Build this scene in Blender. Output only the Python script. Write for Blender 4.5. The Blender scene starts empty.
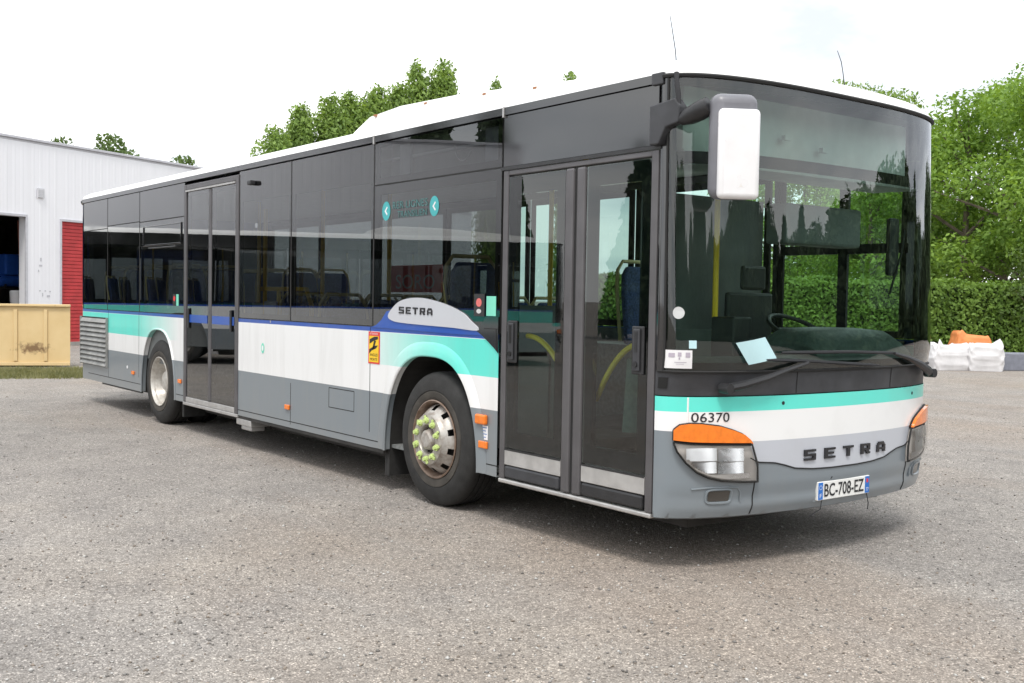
import bpy, bmesh, math, random
import numpy as np
from mathutils import Vector, Matrix
R = math.radians
PI = math.pi
random.seed(7)
rng = np.random.default_rng(7)
sc = bpy.context.scene
C = sc.collection

# ------------------------------------------------------------------ camera
CAM = Vector((4.004, -5.611, 1.547))
FW = Vector((-0.79603336, 0.60393681, -0.03989002))
RT = Vector((0.60378133, 0.79696443, 0.01719911))
UP = Vector((-0.0421781, 0.01039378, 0.99905604))
cd = bpy.data.cameras.new('camera')
cam = bpy.data.objects.new('camera', cd)
C.objects.link(cam)
M = Matrix((( RT.x, UP.x, -FW.x, CAM.x), (RT.y, UP.y, -FW.y, CAM.y), (RT.z, UP.z, -FW.z, CAM.z), (0, 0, 0, 1)))
cam.matrix_world = M
cd.sensor_width = 36
cd.lens = 1077.72 * 36 / 1024
cd.clip_start = 0.05
cd.clip_end = 3000
sc.camera = cam

# ------------------------------------------------------------------ sky and sun (bright thin overcast)
SUN_EL, SUN_AZ = R(60), R(-42)      # direction towards the sun, azimuth from +X towards +Y
world = bpy.data.worlds.new('World')
sc.world = world
world.use_nodes = True
nt = world.node_tree
nt.nodes.clear()
def N(nt, t, **kw):
    n = nt.nodes.new(t)
    for k, v in kw.items():
        setattr(n, k, v)
    return n
out = N(nt, 'ShaderNodeOutputWorld')
bg = N(nt, 'ShaderNodeBackground')
sky = N(nt, 'ShaderNodeTexSky', sky_type='NISHITA', sun_disc=False)
sky.sun_elevation = SUN_EL
sky.sun_rotation = PI / 2 - SUN_AZ
sky.air_density = 1.0; sky.dust_density = 2.0
tc = N(nt, 'ShaderNodeTexCoord')
sepw = N(nt, 'ShaderNodeSeparateXYZ')
nt.links.new(tc.outputs['Generated'], sepw.inputs[0])
mx = N(nt, 'ShaderNodeMath', operation='MAXIMUM'); mx.inputs[1].default_value = 0.0
nt.links.new(sepw.outputs[2], mx.inputs[0])
ad = N(nt, 'ShaderNodeMath', operation='ADD'); ad.inputs[1].default_value = 0.22
nt.links.new(mx.outputs[0], ad.inputs[0])
dx = N(nt, 'ShaderNodeMath', operation='DIVIDE'); dy = N(nt, 'ShaderNodeMath', operation='DIVIDE')
nt.links.new(sepw.outputs[0], dx.inputs[0]); nt.links.new(ad.outputs[0], dx.inputs[1])
nt.links.new(sepw.outputs[1], dy.inputs[0]); nt.links.new(ad.outputs[0], dy.inputs[1])
cmb = N(nt, 'ShaderNodeCombineXYZ')
nt.links.new(dx.outputs[0], cmb.inputs[0]); nt.links.new(dy.outputs[0], cmb.inputs[1])
no = N(nt, 'ShaderNodeTexNoise'); no.inputs['Scale'].default_value = 0.9; no.inputs['Detail'].default_value = 7
no.inputs['Roughness'].default_value = 0.55; no.inputs['Distortion'].default_value = 0.4
nt.links.new(cmb.outputs[0], no.inputs['Vector'])
rampw = N(nt, 'ShaderNodeValToRGB')
e = rampw.color_ramp.elements
e[0].position = 0.36; e[0].color = (5.9, 6.2, 6.7, 1)
e[1].position = 0.56; e[1].color = (10.5, 10.6, 10.6, 1)
el = rampw.color_ramp.elements.new(0.46); el.color = (8.2, 8.6, 9.0, 1)
# the cloud layer thins towards +Y
gy = N(nt, 'ShaderNodeMapRange'); gy.inputs['From Min'].default_value = 0.72; gy.inputs['From Max'].default_value = 1.0
gy.inputs['To Min'].default_value = 0.03; gy.inputs['To Max'].default_value = -0.10
nt.links.new(sepw.outputs[1], gy.inputs['Value'])
nf = N(nt, 'ShaderNodeMath', operation='ADD'); nt.links.new(no.outputs['Fac'], nf.inputs[0]); nt.links.new(gy.outputs[0], nf.inputs[1])
nt.links.new(nf.outputs[0], rampw.inputs[0])
# thin spots where a little blue shows
ramp2 = N(nt, 'ShaderNodeValToRGB')
ramp2.color_ramp.elements[0].position = 0.30; ramp2.color_ramp.elements[0].color = (0.86, 0.86, 0.86, 1)
ramp2.color_ramp.elements[1].position = 0.50; ramp2.color_ramp.elements[1].color = (0.95, 0.95, 0.95, 1)
nt.links.new(nf.outputs[0], ramp2.inputs[0])
mixw = N(nt, 'ShaderNodeMix', data_type='RGBA')
nt.links.new(ramp2.outputs[0], mixw.inputs['Factor'])
nt.links.new(sky.outputs[0], mixw.inputs['A']); nt.links.new(rampw.outputs[0], mixw.inputs['B'])
nt.links.new(mixw.outputs['Result'], bg.inputs['Color'])
bg.inputs['Strength'].default_value = 0.11
nt.links.new(bg.outputs[0], out.inputs[0])

sd = bpy.data.lights.new('sun', 'SUN')
sd.energy = 1.5; sd.angle = R(14); sd.color = (1.0, 0.96, 0.9)
sun = bpy.data.objects.new('sun', sd); C.objects.link(sun)
sv = Vector((math.cos(SUN_EL) * math.cos(SUN_AZ), math.cos(SUN_EL) * math.sin(SUN_AZ), math.sin(SUN_EL)))
sun.rotation_euler = sv.to_track_quat('Z', 'Y').to_euler()
sun.location = sv * 60

vs = sc.view_settings
vs.view_transform = 'Standard'; vs.look = 'None'; vs.gamma = 1; vs.use_curve_mapping = False
vs.exposure = 0.62
sc.cycles.max_bounces = 10
sc.cycles.transparent_max_bounces = 16
sc.cycles.glossy_bounces = 4
sc.cycles.sample_clamp_indirect = 8
sc.cycles.use_denoising = True

# ------------------------------------------------------------------ helpers
class MB:
    """collects geometry for ONE mesh"""
    def __init__(s): s.v = []; s.f = []; s.m = []
    def add(s, vs, fs, m=0):
        o = len(s.v); s.v += [tuple(x) for x in vs]
        for f in fs: s.f.append(tuple(o + i for i in f)); s.m.append(m)
        return s
    def box(s, x0, x1, y0, y1, z0, z1, m=0):
        return s.add([(x0,y0,z0),(x1,y0,z0),(x1,y1,z0),(x0,y1,z0),(x0,y0,z1),(x1,y0,z1),(x1,y1,z1),(x0,y1,z1)],
                     [(0,3,2,1),(4,5,6,7),(0,1,5,4),(1,2,6,5),(2,3,7,6),(3,0,4,7)], m)
    def obox(s, c, ax, ay, az, hx, hy, hz, m=0):
        c = Vector(c); ax = Vector(ax).normalized(); ay = Vector(ay).normalized(); az = Vector(az).normalized()
        vs = [c + ax*hx*i + ay*hy*j + az*hz*k for k in (-1,1) for j in (-1,1) for i in (-1,1)]
        return s.add(vs, [(0,2,3,1),(4,5,7,6),(0,1,5,4),(1,3,7,5),(3,2,6,7),(2,0,4,6)], m)
    def tube(s, pts, r, n=8, m=0, caps=True):
        pts = [Vector(p) for p in pts]; k = len(pts)
        rs = r if isinstance(r, (list, tuple)) else [r]*k
        rings = []
        prev = None
        for i, p in enumerate(pts):
            t = (pts[min(i+1,k-1)] - pts[max(i-1,0)]).normalized()
            if prev is None:
                a = t.orthogonal().normalized()
            else:
                a = prev - t*prev.dot(t)
                a = a.normalized() if a.length > 1e-6 else t.orthogonal().normalized()
            prev = a; b = t.cross(a)
            rings.append([p + (a*math.cos(2*PI*j/n) + b*math.sin(2*PI*j/n))*rs[i] for j in range(n)])
        vs = [q for ring in rings for q in ring]; fs = []
        for i in range(k-1):
            for j in range(n):
                fs.append((i*n+j, i*n+(j+1)%n, (i+1)*n+(j+1)%n, (i+1)*n+j))
        if caps:
            fs.append(tuple(range(n-1,-1,-1))); fs.append(tuple((k-1)*n+j for j in range(n)))
        return s.add(vs, fs, m)
    def lathe(s, prof, c, n=48, m=0, skip=None):
        """profile [(r, y)] turned about the Y axis through c"""
        vs = []; fs = []
        for (r, y) in prof:
            for j in range(n):
                a = 2*PI*j/n
                vs.append((c[0] + r*math.cos(a), c[1] + y, c[2] + r*math.sin(a)))
        for i in range(len(prof)-1):
            for j in range(n):
                if skip and skip(i, j): continue
                fs.append((i*n+j, i*n+(j+1)%n, (i+1)*n+(j+1)%n, (i+1)*n+j))
        return s.add(vs, fs, m)
    def poly(s, pts, m=0):
        return s.add(pts, [tuple(range(len(pts)))], m)
    def prism(s, pts, off, m=0):
        """closed polygon swept by the vector off"""
        k = len(pts); off = Vector(off)
        vs = [Vector(p) for p in pts] + [Vector(p) + off for p in pts]
        fs = [tuple(range(k-1,-1,-1)), tuple(range(k, 2*k))] + [(i, (i+1)%k, k+(i+1)%k, k+i) for i in range(k)]
        return s.add(vs, fs, m)
    def build(s, name, mats, parent=None, smooth=False, bevel=0, seg=2, solid=0, angle=None, recalc=True):
        me = bpy.data.meshes.new(name)
        me.from_pydata(s.v, [], s.f)
        if not isinstance(mats, (list, tuple)): mats = [mats]
        for mm in mats: me.materials.append(mm)
        me.polygons.foreach_set('material_index', s.m)
        if recalc:
            bm = bmesh.new(); bm.from_mesh(me)
            bmesh.ops.remove_doubles(bm, verts=bm.verts, dist=1e-5)
            bmesh.ops.recalc_face_normals(bm, faces=bm.faces)
            bm.to_mesh(me); bm.free()
        if smooth:
            me.polygons.foreach_set('use_smooth', [True]*len(me.polygons))
            me.set_sharp_from_angle(angle=R(angle or 35))
        o = bpy.data.objects.new(name, me); C.objects.link(o)
        if parent is not None: o.parent = parent
        if solid:
            md = o.modifiers.new('solid', 'SOLIDIFY'); md.thickness = solid; md.offset = 0
        if bevel:
            md = o.modifiers.new('bevel', 'BEVEL'); md.width = bevel; md.segments = seg; md.limit_method = 'ANGLE'; md.angle_limit = R(40)
            md.harden_normals = False
        me.update()
        return o

def np_mesh(name, V, F, mats, parent=None, smooth=False, midx=None):
    me = bpy.data.meshes.new(name)
    V = np.asarray(V, dtype=np.float32); F = np.asarray(F, dtype=np.int32)
    k = F.shape[1]
    me.vertices.add(len(V)); me.vertices.foreach_set('co', V.ravel())
    me.loops.add(F.size); me.loops.foreach_set('vertex_index', F.ravel())
    me.polygons.add(len(F)); me.polygons.foreach_set('loop_start', np.arange(0, F.size, k, dtype=np.int32))
    me.polygons.foreach_set('loop_total', np.full(len(F), k, dtype=np.int32))
    if not isinstance(mats, (list, tuple)): mats = [mats]
    for m in mats: me.materials.append(m)
    if midx is not None: me.polygons.foreach_set('material_index', np.asarray(midx, dtype=np.int32))
    if smooth: me.polygons.foreach_set('use_smooth', np.ones(len(F), dtype=bool))
    me.update(calc_edges=True); me.validate()
    o = bpy.data.objects.new(name, me); C.objects.link(o)
    if parent is not None: o.parent = parent
    return o

def tag(o, label=None, cat=None, group=None, kind=None):
    if label: o['label'] = label
    if cat: o['category'] = cat
    if group: o['group'] = group
    if kind: o['kind'] = kind
    return o
def empty(name, loc=(0,0,0), rz=0):
    o = bpy.data.objects.new(name, None); C.objects.link(o)
    o.location = loc; o.rotation_euler = (0,0,rz); o.empty_display_size = 0.3
    return o
def copy_tree(o, parent=None):
    c = o.copy(); C.objects.link(c)
    if parent is not None: c.parent = parent
    for ch in list(o.children): copy_tree(ch, c)
    return c

def lerp_fn(pts):
    xs = [p[0] for p in pts]; ys = [p[1] for p in pts]
    return lambda x: float(np.interp(x, xs, ys))

# ------------------------------------------------------------------ materials
def new_mat(name):
    m = bpy.data.materials.new(name); m.use_nodes = True
    t = m.node_tree; t.nodes.clear()
    o = N(t, 'ShaderNodeOutputMaterial')
    return m, t, o
def noise(t, scale, detail=4, vec=None, rough=0.5):
    n = N(t, 'ShaderNodeTexNoise'); n.inputs['Scale'].default_value = scale; n.inputs['Detail'].default_value = detail
    n.inputs['Roughness'].default_value = rough
    if vec is not None: t.links.new(vec, n.inputs['Vector'])
    return n
def ramp(t, inp, stops, interp='LINEAR'):
    n = N(t, 'ShaderNodeValToRGB'); n.color_ramp.interpolation = interp
    cr = n.color_ramp
    while len(cr.elements) > 1: cr.elements.remove(cr.elements[-1])
    cr.elements[0].position = stops[0][0]; cr.elements[0].color = (*stops[0][1], 1)
    for p, c in stops[1:]:
        el = cr.elements.new(p); el.color = (*c, 1)
    t.links.new(inp, n.inputs[0]); return n
def math_(t, op, a, b=None, clamp=False):
    n = N(t, 'ShaderNodeMath', operation=op); n.use_clamp = clamp
    for i, x in enumerate((a, b)):
        if x is None: continue
        if isinstance(x, (int, float)): n.inputs[i].default_value = x
        else: t.links.new(x, n.inputs[i])
    return n.outputs[0]
def mixc(t, fac, a, b, mode='MIX'):
    n = N(t, 'ShaderNodeMix', data_type='RGBA', blend_type=mode)
    for k, x in (('Factor', fac), ('A', a), ('B', b)):
        if isinstance(x, (int, float)): n.inputs[k].default_value = x
        elif isinstance(x, tuple): n.inputs[k].default_value = (*x, 1)
        else: t.links.new(x, n.inputs[k])
    return n.outputs['Result']
def bsdf(t, o, color=None, rough=0.5, metal=0, coat=0, spec=0.5):
    b = N(t, 'ShaderNodeBsdfPrincipled')
    if isinstance(color, tuple): b.inputs['Base Color'].default_value = (*color, 1)
    elif color is not None: t.links.new(color, b.inputs['Base Color'])
    if isinstance(rough, (int, float)): b.inputs['Roughness'].default_value = rough
    else: t.links.new(rough, b.inputs['Roughness'])
    b.inputs['Metallic'].default_value = metal; b.inputs['Coat Weight'].default_value = coat
    b.inputs['Coat Roughness'].default_value = 0.06
    b.inputs['Specular IOR Level'].default_value = spec
    t.links.new(b.outputs[0], o.inputs[0]); return b
def objvec(t):
    return N(t, 'ShaderNodeTexCoord').outputs['Object']
def simple(name, color, rough=0.5, metal=0, coat=0, var=0.08, scale=9, bump=0, bscale=80, spec=0.5):
    m, t, o = new_mat(name)
    v = objvec(t)
    n = noise(t, scale, 5, v)
    lo = tuple(c*(1-var) for c in color); hi = tuple(min(1, c*(1+var)) for c in color)
    col = ramp(t, n.outputs['Fac'], [(0.3, lo), (0.7, hi)])
    n2 = noise(t, scale*0.6, 3, v)
    rr = ramp(t, n2.outputs['Fac'], [(0.3, (max(0, rough-0.06),)*3), (0.7, (min(1, rough+0.08),)*3)])
    b = bsdf(t, o, col.outputs[0], rr.outputs[0], metal, coat, spec)
    if bump:
        bp = N(t, 'ShaderNodeBump'); bp.inputs['Strength'].default_value = bump; bp.inputs['Distance'].default_value = 0.01
        t.links.new(noise(t, bscale, 3, v).outputs['Fac'], bp.inputs['Height']); t.links.new(bp.outputs[0], b.inputs['Normal'])
    return m
def glass(name, tint, refl=1.8, wav=0.0, dirt=0.05):
    m, t, o = new_mat(name)
    v = objvec(t)
    fr = N(t, 'ShaderNodeFresnel'); fr.inputs['IOR'].default_value = 1.52
    fac = math_(t, 'MULTIPLY', fr.outputs[0], refl, True)
    tr = N(t, 'ShaderNodeBsdfTransparent'); tr.inputs[0].default_value = (*tint, 1)
    gl = N(t, 'ShaderNodeBsdfGlossy'); gl.inputs['Roughness'].default_value = 0.004
    if wav:
        bp = N(t, 'ShaderNodeBump'); bp.inputs['Strength'].default_value = wav; bp.inputs['Distance'].default_value = 0.02
        t.links.new(noise(t, 1.4, 1, v).outputs['Fac'], bp.inputs['Height']); t.links.new(bp.outputs[0], gl.inputs['Normal'])
    mi = N(t, 'ShaderNodeMixShader'); t.links.new(fac, mi.inputs[0])
    t.links.new(tr.outputs[0], mi.inputs[1]); t.links.new(gl.outputs[0], mi.inputs[2])
    df = N(t, 'ShaderNodeBsdfDiffuse'); df.inputs[0].default_value = (0.5, 0.5, 0.48, 1)
    dn = noise(t, 3.5, 6, v)
    dr = ramp(t, dn.outputs['Fac'], [(0.4, (0.0,)*3), (0.75, (dirt,)*3)])
    m2 = N(t, 'ShaderNodeMixShader'); t.links.new(dr.outputs[0], m2.inputs[0])
    t.links.new(mi.outputs[0], m2.inputs[1]); t.links.new(df.outputs[0], m2.inputs[2])
    t.links.new(m2.outputs[0], o.inputs[0])
    return m

GREY = (0.195, 0.225, 0.25); WHITE = (0.83, 0.83, 0.83); TEAL = (0.12, 0.74, 0.63); BLUE = (0.018, 0.085, 0.40); SILVER = (0.50, 0.52, 0.57)
def livery():
    m, t, o = new_mat('bus_paint_side')
    v = objvec(t)
    s = N(t, 'ShaderNodeSeparateXYZ'); t.links.new(v, s.inputs[0])
    X, Z = s.outputs[0], s.outputs[2]
    zz = math_(t, 'MULTIPLY', Z, 0.5)
    base = ramp(t, zz, [(0.0, GREY), (0.388, WHITE), (0.631, BLUE)], 'CONSTANT')
    xr = math_(t, 'DIVIDE', math_(t, 'ADD', X, 12.0), 12.0)          # 0 at X=-12, 1 at X=0
    f = lambda x: (x+12)/12
    teal = ramp(t, xr, [(0.0, (1,)*3), (f(-9.4), (1,)*3), (f(-8.55), (0.45,)*3), (f(-7.9), (0.0,)*3), (f(-3.75), (0.0,)*3), (f(-3.35), (0.35,)*3), (f(-2.75), (0.85,)*3), (f(-2.3), (1,)*3)])
    ZT = math_(t, 'MULTIPLY', math_(t, 'GREATER_THAN', Z, 1.006), math_(t, 'LESS_THAN', Z, 1.262))
    col = mixc(t, math_(t, 'MULTIPLY', teal.outputs[0], ZT), base.outputs[0], TEAL)
    # road film, heavier near the skirt, streaky
    st = N(t, 'ShaderNodeMapping'); st.inputs['Scale'].default_value = (9, 9, 1.2); t.links.new(v, st.inputs[0])
    n1 = noise(t, 1.0, 6, st.outputs[0], 0.6)
    d1 = ramp(t, n1.outputs['Fac'], [(0.45, (0.0,)*3), (0.8, (0.16,)*3)])
    low = ramp(t, zz, [(0.15, (0.55,)*3), (0.23, (0.16,)*3), (0.5, (0.02,)*3)])
    n3 = noise(t, 2.2, 6, v, 0.6)
    lowd = math_(t, 'MULTIPLY', low.outputs[0], n3.outputs['Fac'])
    dirt = math_(t, 'ADD', d1.outputs[0], lowd, True)
    col = mixc(t, dirt, col, (0.30, 0.28, 0.25))
    b = bsdf(t, o, col, 0.32, 0, 0.35)
    bp = N(t, 'ShaderNodeBump'); bp.inputs['Strength'].default_value = 0.25; bp.inputs['Distance'].default_value = 0.02
    t.links.new(noise(t, 0.9, 1, v).outputs['Fac'], bp.inputs['Height']); t.links.new(bp.outputs[0], b.inputs['Normal'])
    return m
M_livery = livery()
def paint(name, c, rough=0.28):
    m, t, o = new_mat(name); v = objvec(t)
    n1 = noise(t, 3.0, 7, v, 0.62)
    d = ramp(t, n1.outputs['Fac'], [(0.48, (0.0,)*3), (0.8, (0.14,)*3)])
    s = N(t, 'ShaderNodeSeparateXYZ'); t.links.new(v, s.inputs[0])
    low = ramp(t, s.outputs[2], [(0.3, (0.22,)*3), (0.5, (0.03,)*3), (0.9, (0.0,)*3)])
    dd = math_(t, 'ADD', d.outputs[0], math_(t, 'MULTIPLY', low.outputs[0], noise(t, 6, 5, v).outputs['Fac']), True)
    bsdf(t, o, mixc(t, dd, c, (0.30, 0.28, 0.25)), rough, 0, 0.4)
    return m
M_grey = paint('paint_grey', GREY); M_white = paint('paint_white', WHITE); M_teal = paint('paint_teal', TEAL)
M_blue = paint('paint_blue', BLUE); M_silver = paint('paint_silver', SILVER)
M_roof = simple('roof_white_paint', (0.80, 0.80, 0.79), 0.45, var=0.05, scale=2)
M_black = simple('black_plastic', (0.022, 0.022, 0.024), 0.42, var=0.2, scale=14, bump=0.1)
M_gloss = simple('black_gloss_panel', (0.014, 0.014, 0.016), 0.07, coat=0.7, var=0.2, scale=3, spec=0.7)
M_seam = simple('seam_rubber', (0.012, 0.012, 0.012), 0.7)
M_doorframe = simple('door_aluminium', (0.115, 0.11, 0.115), 0.38, 0.35, var=0.12, scale=6)
M_alu = simple('brushed_aluminium', (0.52, 0.51, 0.50), 0.42, 0.6, var=0.12, scale=12)
M_cowl = simple('cowl_plastic', (0.04, 0.041, 0.046), 0.5, var=0.25, scale=8)
M_tyre = simple('tyre_rubber', (0.021, 0.0205, 0.020), 0.75, var=0.3, scale=12, bump=0.3, bscale=120)
def rim_mat(name, c, rust):
    m, t, o = new_mat(name); v = objvec(t)
    n1 = noise(t, 14, 8, v, 0.65)
    f = ramp(t, n1.outputs['Fac'], [(0.42, (0.0,)*3), (0.62, (rust,)*3)])
    n2 = noise(t, 40, 4, v)
    rc = ramp(t, n2.outputs['Fac'], [(0.3, (0.10, 0.055, 0.03)), (0.7, (0.24, 0.16, 0.11))])
    bsdf(t, o, mixc(t, f.outputs[0], c, rc.outputs[0]), 0.42, 0.35)
    return m
M_tyred = simple('tyre_dusty_bead', (0.055, 0.049, 0.042), 0.85, var=0.35, scale=10)
M_rim = rim_mat('rim_silver', (0.48, 0.46, 0.43), 0.55)
M_rustlip = rim_mat('rim_rust_lip', (0.26, 0.19, 0.15), 0.9)
M_rimclean = rim_mat('rim_pale', (0.56, 0.54, 0.50), 0.35)
M_lime = simple('lime_plastic', (0.52, 0.64, 0.24), 0.45)
M_dark = simple('dark_void', (0.012, 0.012, 0.012), 0.9)
M_under = simple('chassis', (0.03, 0.028, 0.026), 0.8, var=0.4, scale=5)
M_amber = simple('amber_lens', (0.85, 0.20, 0.012), 0.18, coat=0.6, var=0.12, scale=30)
M_chrome = simple('reflector_chrome', (0.92, 0.92, 0.92), 0.28, 1.0, var=0.03)
M_lampgrey = simple('lamp_bezel', (0.72, 0.68, 0.64), 0.45, 0.0)
M_red = simple('red_lens', (0.5, 0.02, 0.015), 0.2, coat=0.5)
M_yellow = simple('yellow_rail', (0.85, 0.54, 0.02), 0.35, coat=0.3)
M_cream = simple('cream_grab_frame', (0.74, 0.60, 0.28), 0.45)
M_seat = simple('navy_fabric', (0.07, 0.10, 0.24), 0.9, var=0.5, scale=60)
M_int = simple('interior_grey', (0.55, 0.56, 0.56), 0.6)
M_intdark = simple('interior_dark', (0.15, 0.16, 0.16), 0.6)
M_floor = simple('interior_floor', (0.19, 0.20, 0.20), 0.6, var=0.3, scale=30)
M_dash = simple('dashboard_vinyl', (0.11, 0.145, 0.135), 0.5, var=0.2, scale=30, bump=0.1)
M_paper = simple('paper_white', (0.80, 0.79, 0.80), 0.7, var=0.03)
M_pblue = simple('paper_blue', (0.50, 0.72, 0.76), 0.7, var=0.04)
M_ink = simple('ink_black', (0.015, 0.015, 0.018), 0.6)
M_inkgrey = simple('ink_grey', (0.16, 0.16, 0.18), 0.6)
M_pltw = simple('plate_white', (0.78, 0.78, 0.76), 0.4, var=0.04)
M_pltb = simple('plate_blue', (0.02, 0.16, 0.55), 0.4)
M_stkteal = simple('sticker_mint', (0.20, 0.66, 0.50), 0.5)
M_stkcyan = simple('sticker_teal_disc', (0.06, 0.40, 0.42), 0.5)
M_stkyel = simple('sticker_yellow', (0.85, 0.55, 0.02), 0.5)
M_stkred = simple('sticker_red', (0.70, 0.04, 0.04), 0.5)
M_mirrorg = simple('mirror_grey_shell', (0.17, 0.17, 0.19), 0.4, var=0.1)
M_mirrorw = simple('mirror_white_cover', (0.80, 0.79, 0.80), 0.3, coat=0.3, var=0.03)
M_gside = glass('tinted_side_glass', (0.31, 0.335, 0.345), 2.25, 0.03, 0.010)
M_gdoor = glass('door_glass', (0.64, 0.85, 0.78), 1.9, 0.03, 0.012)
M_gwind = glass('windscreen_glass', (0.78, 0.96, 0.88), 2.1, 0.0, 0.006)
M_gfar = glass('far_side_glass', (0.78, 0.88, 0.83), 1.2, 0.0, 0.01)
M_gfar2 = glass('far_passenger_glass', (0.42, 0.47, 0.46), 1.3, 0.0, 0.01)
M_glens = glass('lamp_glass', (0.95, 0.95, 0.95), 1.2, 0.0, 0.05)
M_rubble = simple('pale_rubble', (0.45, 0.45, 0.44), 0.9, var=0.3, scale=20)

# ------------------------------------------------------------------ ground: one gravel sheet
def gravel_mat():
    m, t, o = new_mat('gravel_yard'); v = objvec(t)
    big = noise(t, 0.16, 5, v, 0.6)
    col = ramp(t, big.outputs['Fac'], [(0.34, (0.252, 0.236, 0.222)), (0.50, (0.292, 0.272, 0.254)), (0.66, (0.296, 0.264, 0.232))])
    mid = noise(t, 1.7, 6, v, 0.65)
    c2 = ramp(t, mid.outputs['Fac'], [(0.32, (0.84, 0.84, 0.85)), (0.68, (1.10, 1.095, 1.085))])
    c = mixc(t, 1.0, col.outputs[0], c2.outputs[0], 'MULTIPLY')
    # brown worn tracks
    mp = N(t, 'ShaderNodeMapping'); mp.inputs['Scale'].default_value = (0.10, 0.38, 1); mp.inputs['Rotation'].default_value = (0, 0, R(20)); t.links.new(v, mp.inputs[0])
    tr = noise(t, 1.0, 5, mp.outputs[0], 0.6)
    tf = ramp(t, tr.outputs['Fac'], [(0.48, (0.0,)*3), (0.66, (0.62,)*3)])
    c = mixc(t, tf.outputs[0], c, (0.275, 0.228, 0.19))
    vo = N(t, 'ShaderNodeTexVoronoi'); vo.inputs['Scale'].default_value = 150; t.links.new(v, vo.inputs['Vector'])
    sp = N(t, 'ShaderNodeSeparateColor'); t.links.new(vo.outputs['Color'], sp.inputs[0])
    st = ramp(t, sp.outputs[0], [(0.0, (0.62, 0.61, 0.60)), (0.45, (0.93, 0.93, 0.93)), (0.84, (1.14, 1.13, 1.12)), (0.93, (1.5, 1.49, 1.47)), (1.0, (2.3, 2.28, 2.25))])
    c = mixc(t, 1.0, c, st.outputs[0], 'MULTIPLY')
    vo2 = N(t, 'ShaderNodeTexVoronoi'); vo2.inputs['Scale'].default_value = 52; vo2.inputs['Randomness'].default_value = 1; t.links.new(v, vo2.inputs['Vector'])
    sp2 = N(t, 'ShaderNodeSeparateColor'); t.links.new(vo2.outputs['Color'], sp2.inputs[0])
    st2 = ramp(t, sp2.outputs[1], [(0.0, (0.62, 0.61, 0.60)), (0.3, (1.0,)*3), (0.9, (1.05,)*3), (1.0, (1.5, 1.5, 1.48))])
    c = mixc(t, 0.7, c, st2.outputs[0], 'MULTIPLY')
    b = bsdf(t, o, c, 0.92, spec=0.25)
    h = math_(t, 'ADD', math_(t, 'MULTIPLY', vo.outputs['Distance'], -0.6), math_(t, 'MULTIPLY', vo2.outputs['Distance'], -0.5))
    bp = N(t, 'ShaderNodeBump'); bp.inputs['Strength'].default_value = 0.8; bp.inputs['Distance'].default_value = 0.008
    t.links.new(h, bp.inputs['Height']); t.links.new(bp.outputs[0], b.inputs['Normal'])
    return m
M_gravel = gravel_mat()
g = MB(); g.add([(-500,-500,0),(500,-500,0),(500,500,0),(-500,500,0)], [(0,1,2,3)])
gr = g.build('ground', M_gravel); tag(gr, kind='structure')

# loose stones lying on the yard (uncountable)
def stones():
    n = 26000
    d = 3.2 + 15*rng.random(n)**1.8
    a = R(142.8) + R(33)*(2*rng.random(n)-1)
    px = 4.004 + d*np.cos(a); py = -5.611 + d*np.sin(a)
    s = 0.003 + 0.0075*rng.random(n)**4
    base = np.array([(1,0,0),(0,1,0),(-1,0,0),(0,-1,0),(0,0,1),(0,0,-1)], dtype=float)
    fc = np.array([(0,1,4),(1,2,4),(2,3,4),(3,0,4),(1,0,5),(2,1,5),(3,2,5),(0,3,5)])
    rot = rng.random(n)*2*PI
    sc3 = s[:,None]*(0.6+0.8*rng.random((n,3)))*np.array([1,1,0.7])
    V = base[None]*sc3[:,None,:]
    V += (rng.random(V.shape)-0.5)*s[:,None,None]*0.5
    c, sn = np.cos(rot)[:,None], np.sin(rot)[:,None]
    x = V[:,:,0]*c - V[:,:,1]*sn; y = V[:,:,0]*sn + V[:,:,1]*c
    V = np.stack([x+px[:,None], y+py[:,None], V[:,:,2]+s[:,None]*0.35], -1).reshape(-1,3)
    F = (fc[None] + 6*np.arange(n)[:,None,None]).reshape(-1,3)
    mi = np.repeat(rng.integers(0,4,n), 8)
    ms = [simple('stone_mid', (0.22,0.21,0.20), 0.9, var=0.3, scale=3), simple('stone_pale', (0.50,0.49,0.47), 0.9, var=0.2, scale=3),
          simple('stone_dark', (0.16,0.15,0.14), 0.9, var=0.3, scale=3), simple('stone_brown', (0.24,0.20,0.165), 0.9, var=0.3, scale=3)]
    o = np_mesh('loose_gravel', V, F, ms, midx=mi)
    tag(o, 'loose grey gravel stones strewn over the yard', 'gravel', kind='stuff')
stones()

# ------------------------------------------------------------------ left warehouse
WP = Vector((-28.08, 3.24, 0)); WA = R(117.5)
ws_ = Vector((math.cos(WA), math.sin(WA), 0)); wn = Vector((ws_.y, -ws_.x, 0))
def cladding():
    m, t, o = new_mat('ribbed_cladding'); v = objvec(t)
    s = N(t, 'ShaderNodeSeparateXYZ'); t.links.new(v, s.inputs[0])
    n1 = noise(t, 0.5, 6, v, 0.6)
    c = ramp(t, n1.outputs['Fac'], [(0.3, (0.80, 0.80, 0.84)), (0.7, (0.83, 0.83, 0.865))])
    mp = N(t, 'ShaderNodeMapping'); mp.inputs['Scale'].default_value = (3, 3, 0.25); t.links.new(v, mp.inputs[0])
    n2 = noise(t, 1.0, 5, mp.outputs[0], 0.6)
    d = ramp(t, n2.outputs['Fac'], [(0.5, (0.0,)*3), (0.85, (0.12,)*3)])
    b = bsdf(t, o, mixc(t, d.outputs[0], c.outputs[0], (0.42, 0.42, 0.42)), 0.55)
    return m
M_clad = cladding()
M_coping = simple('coping_metal', (0.52, 0.52, 0.56), 0.5)
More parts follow.
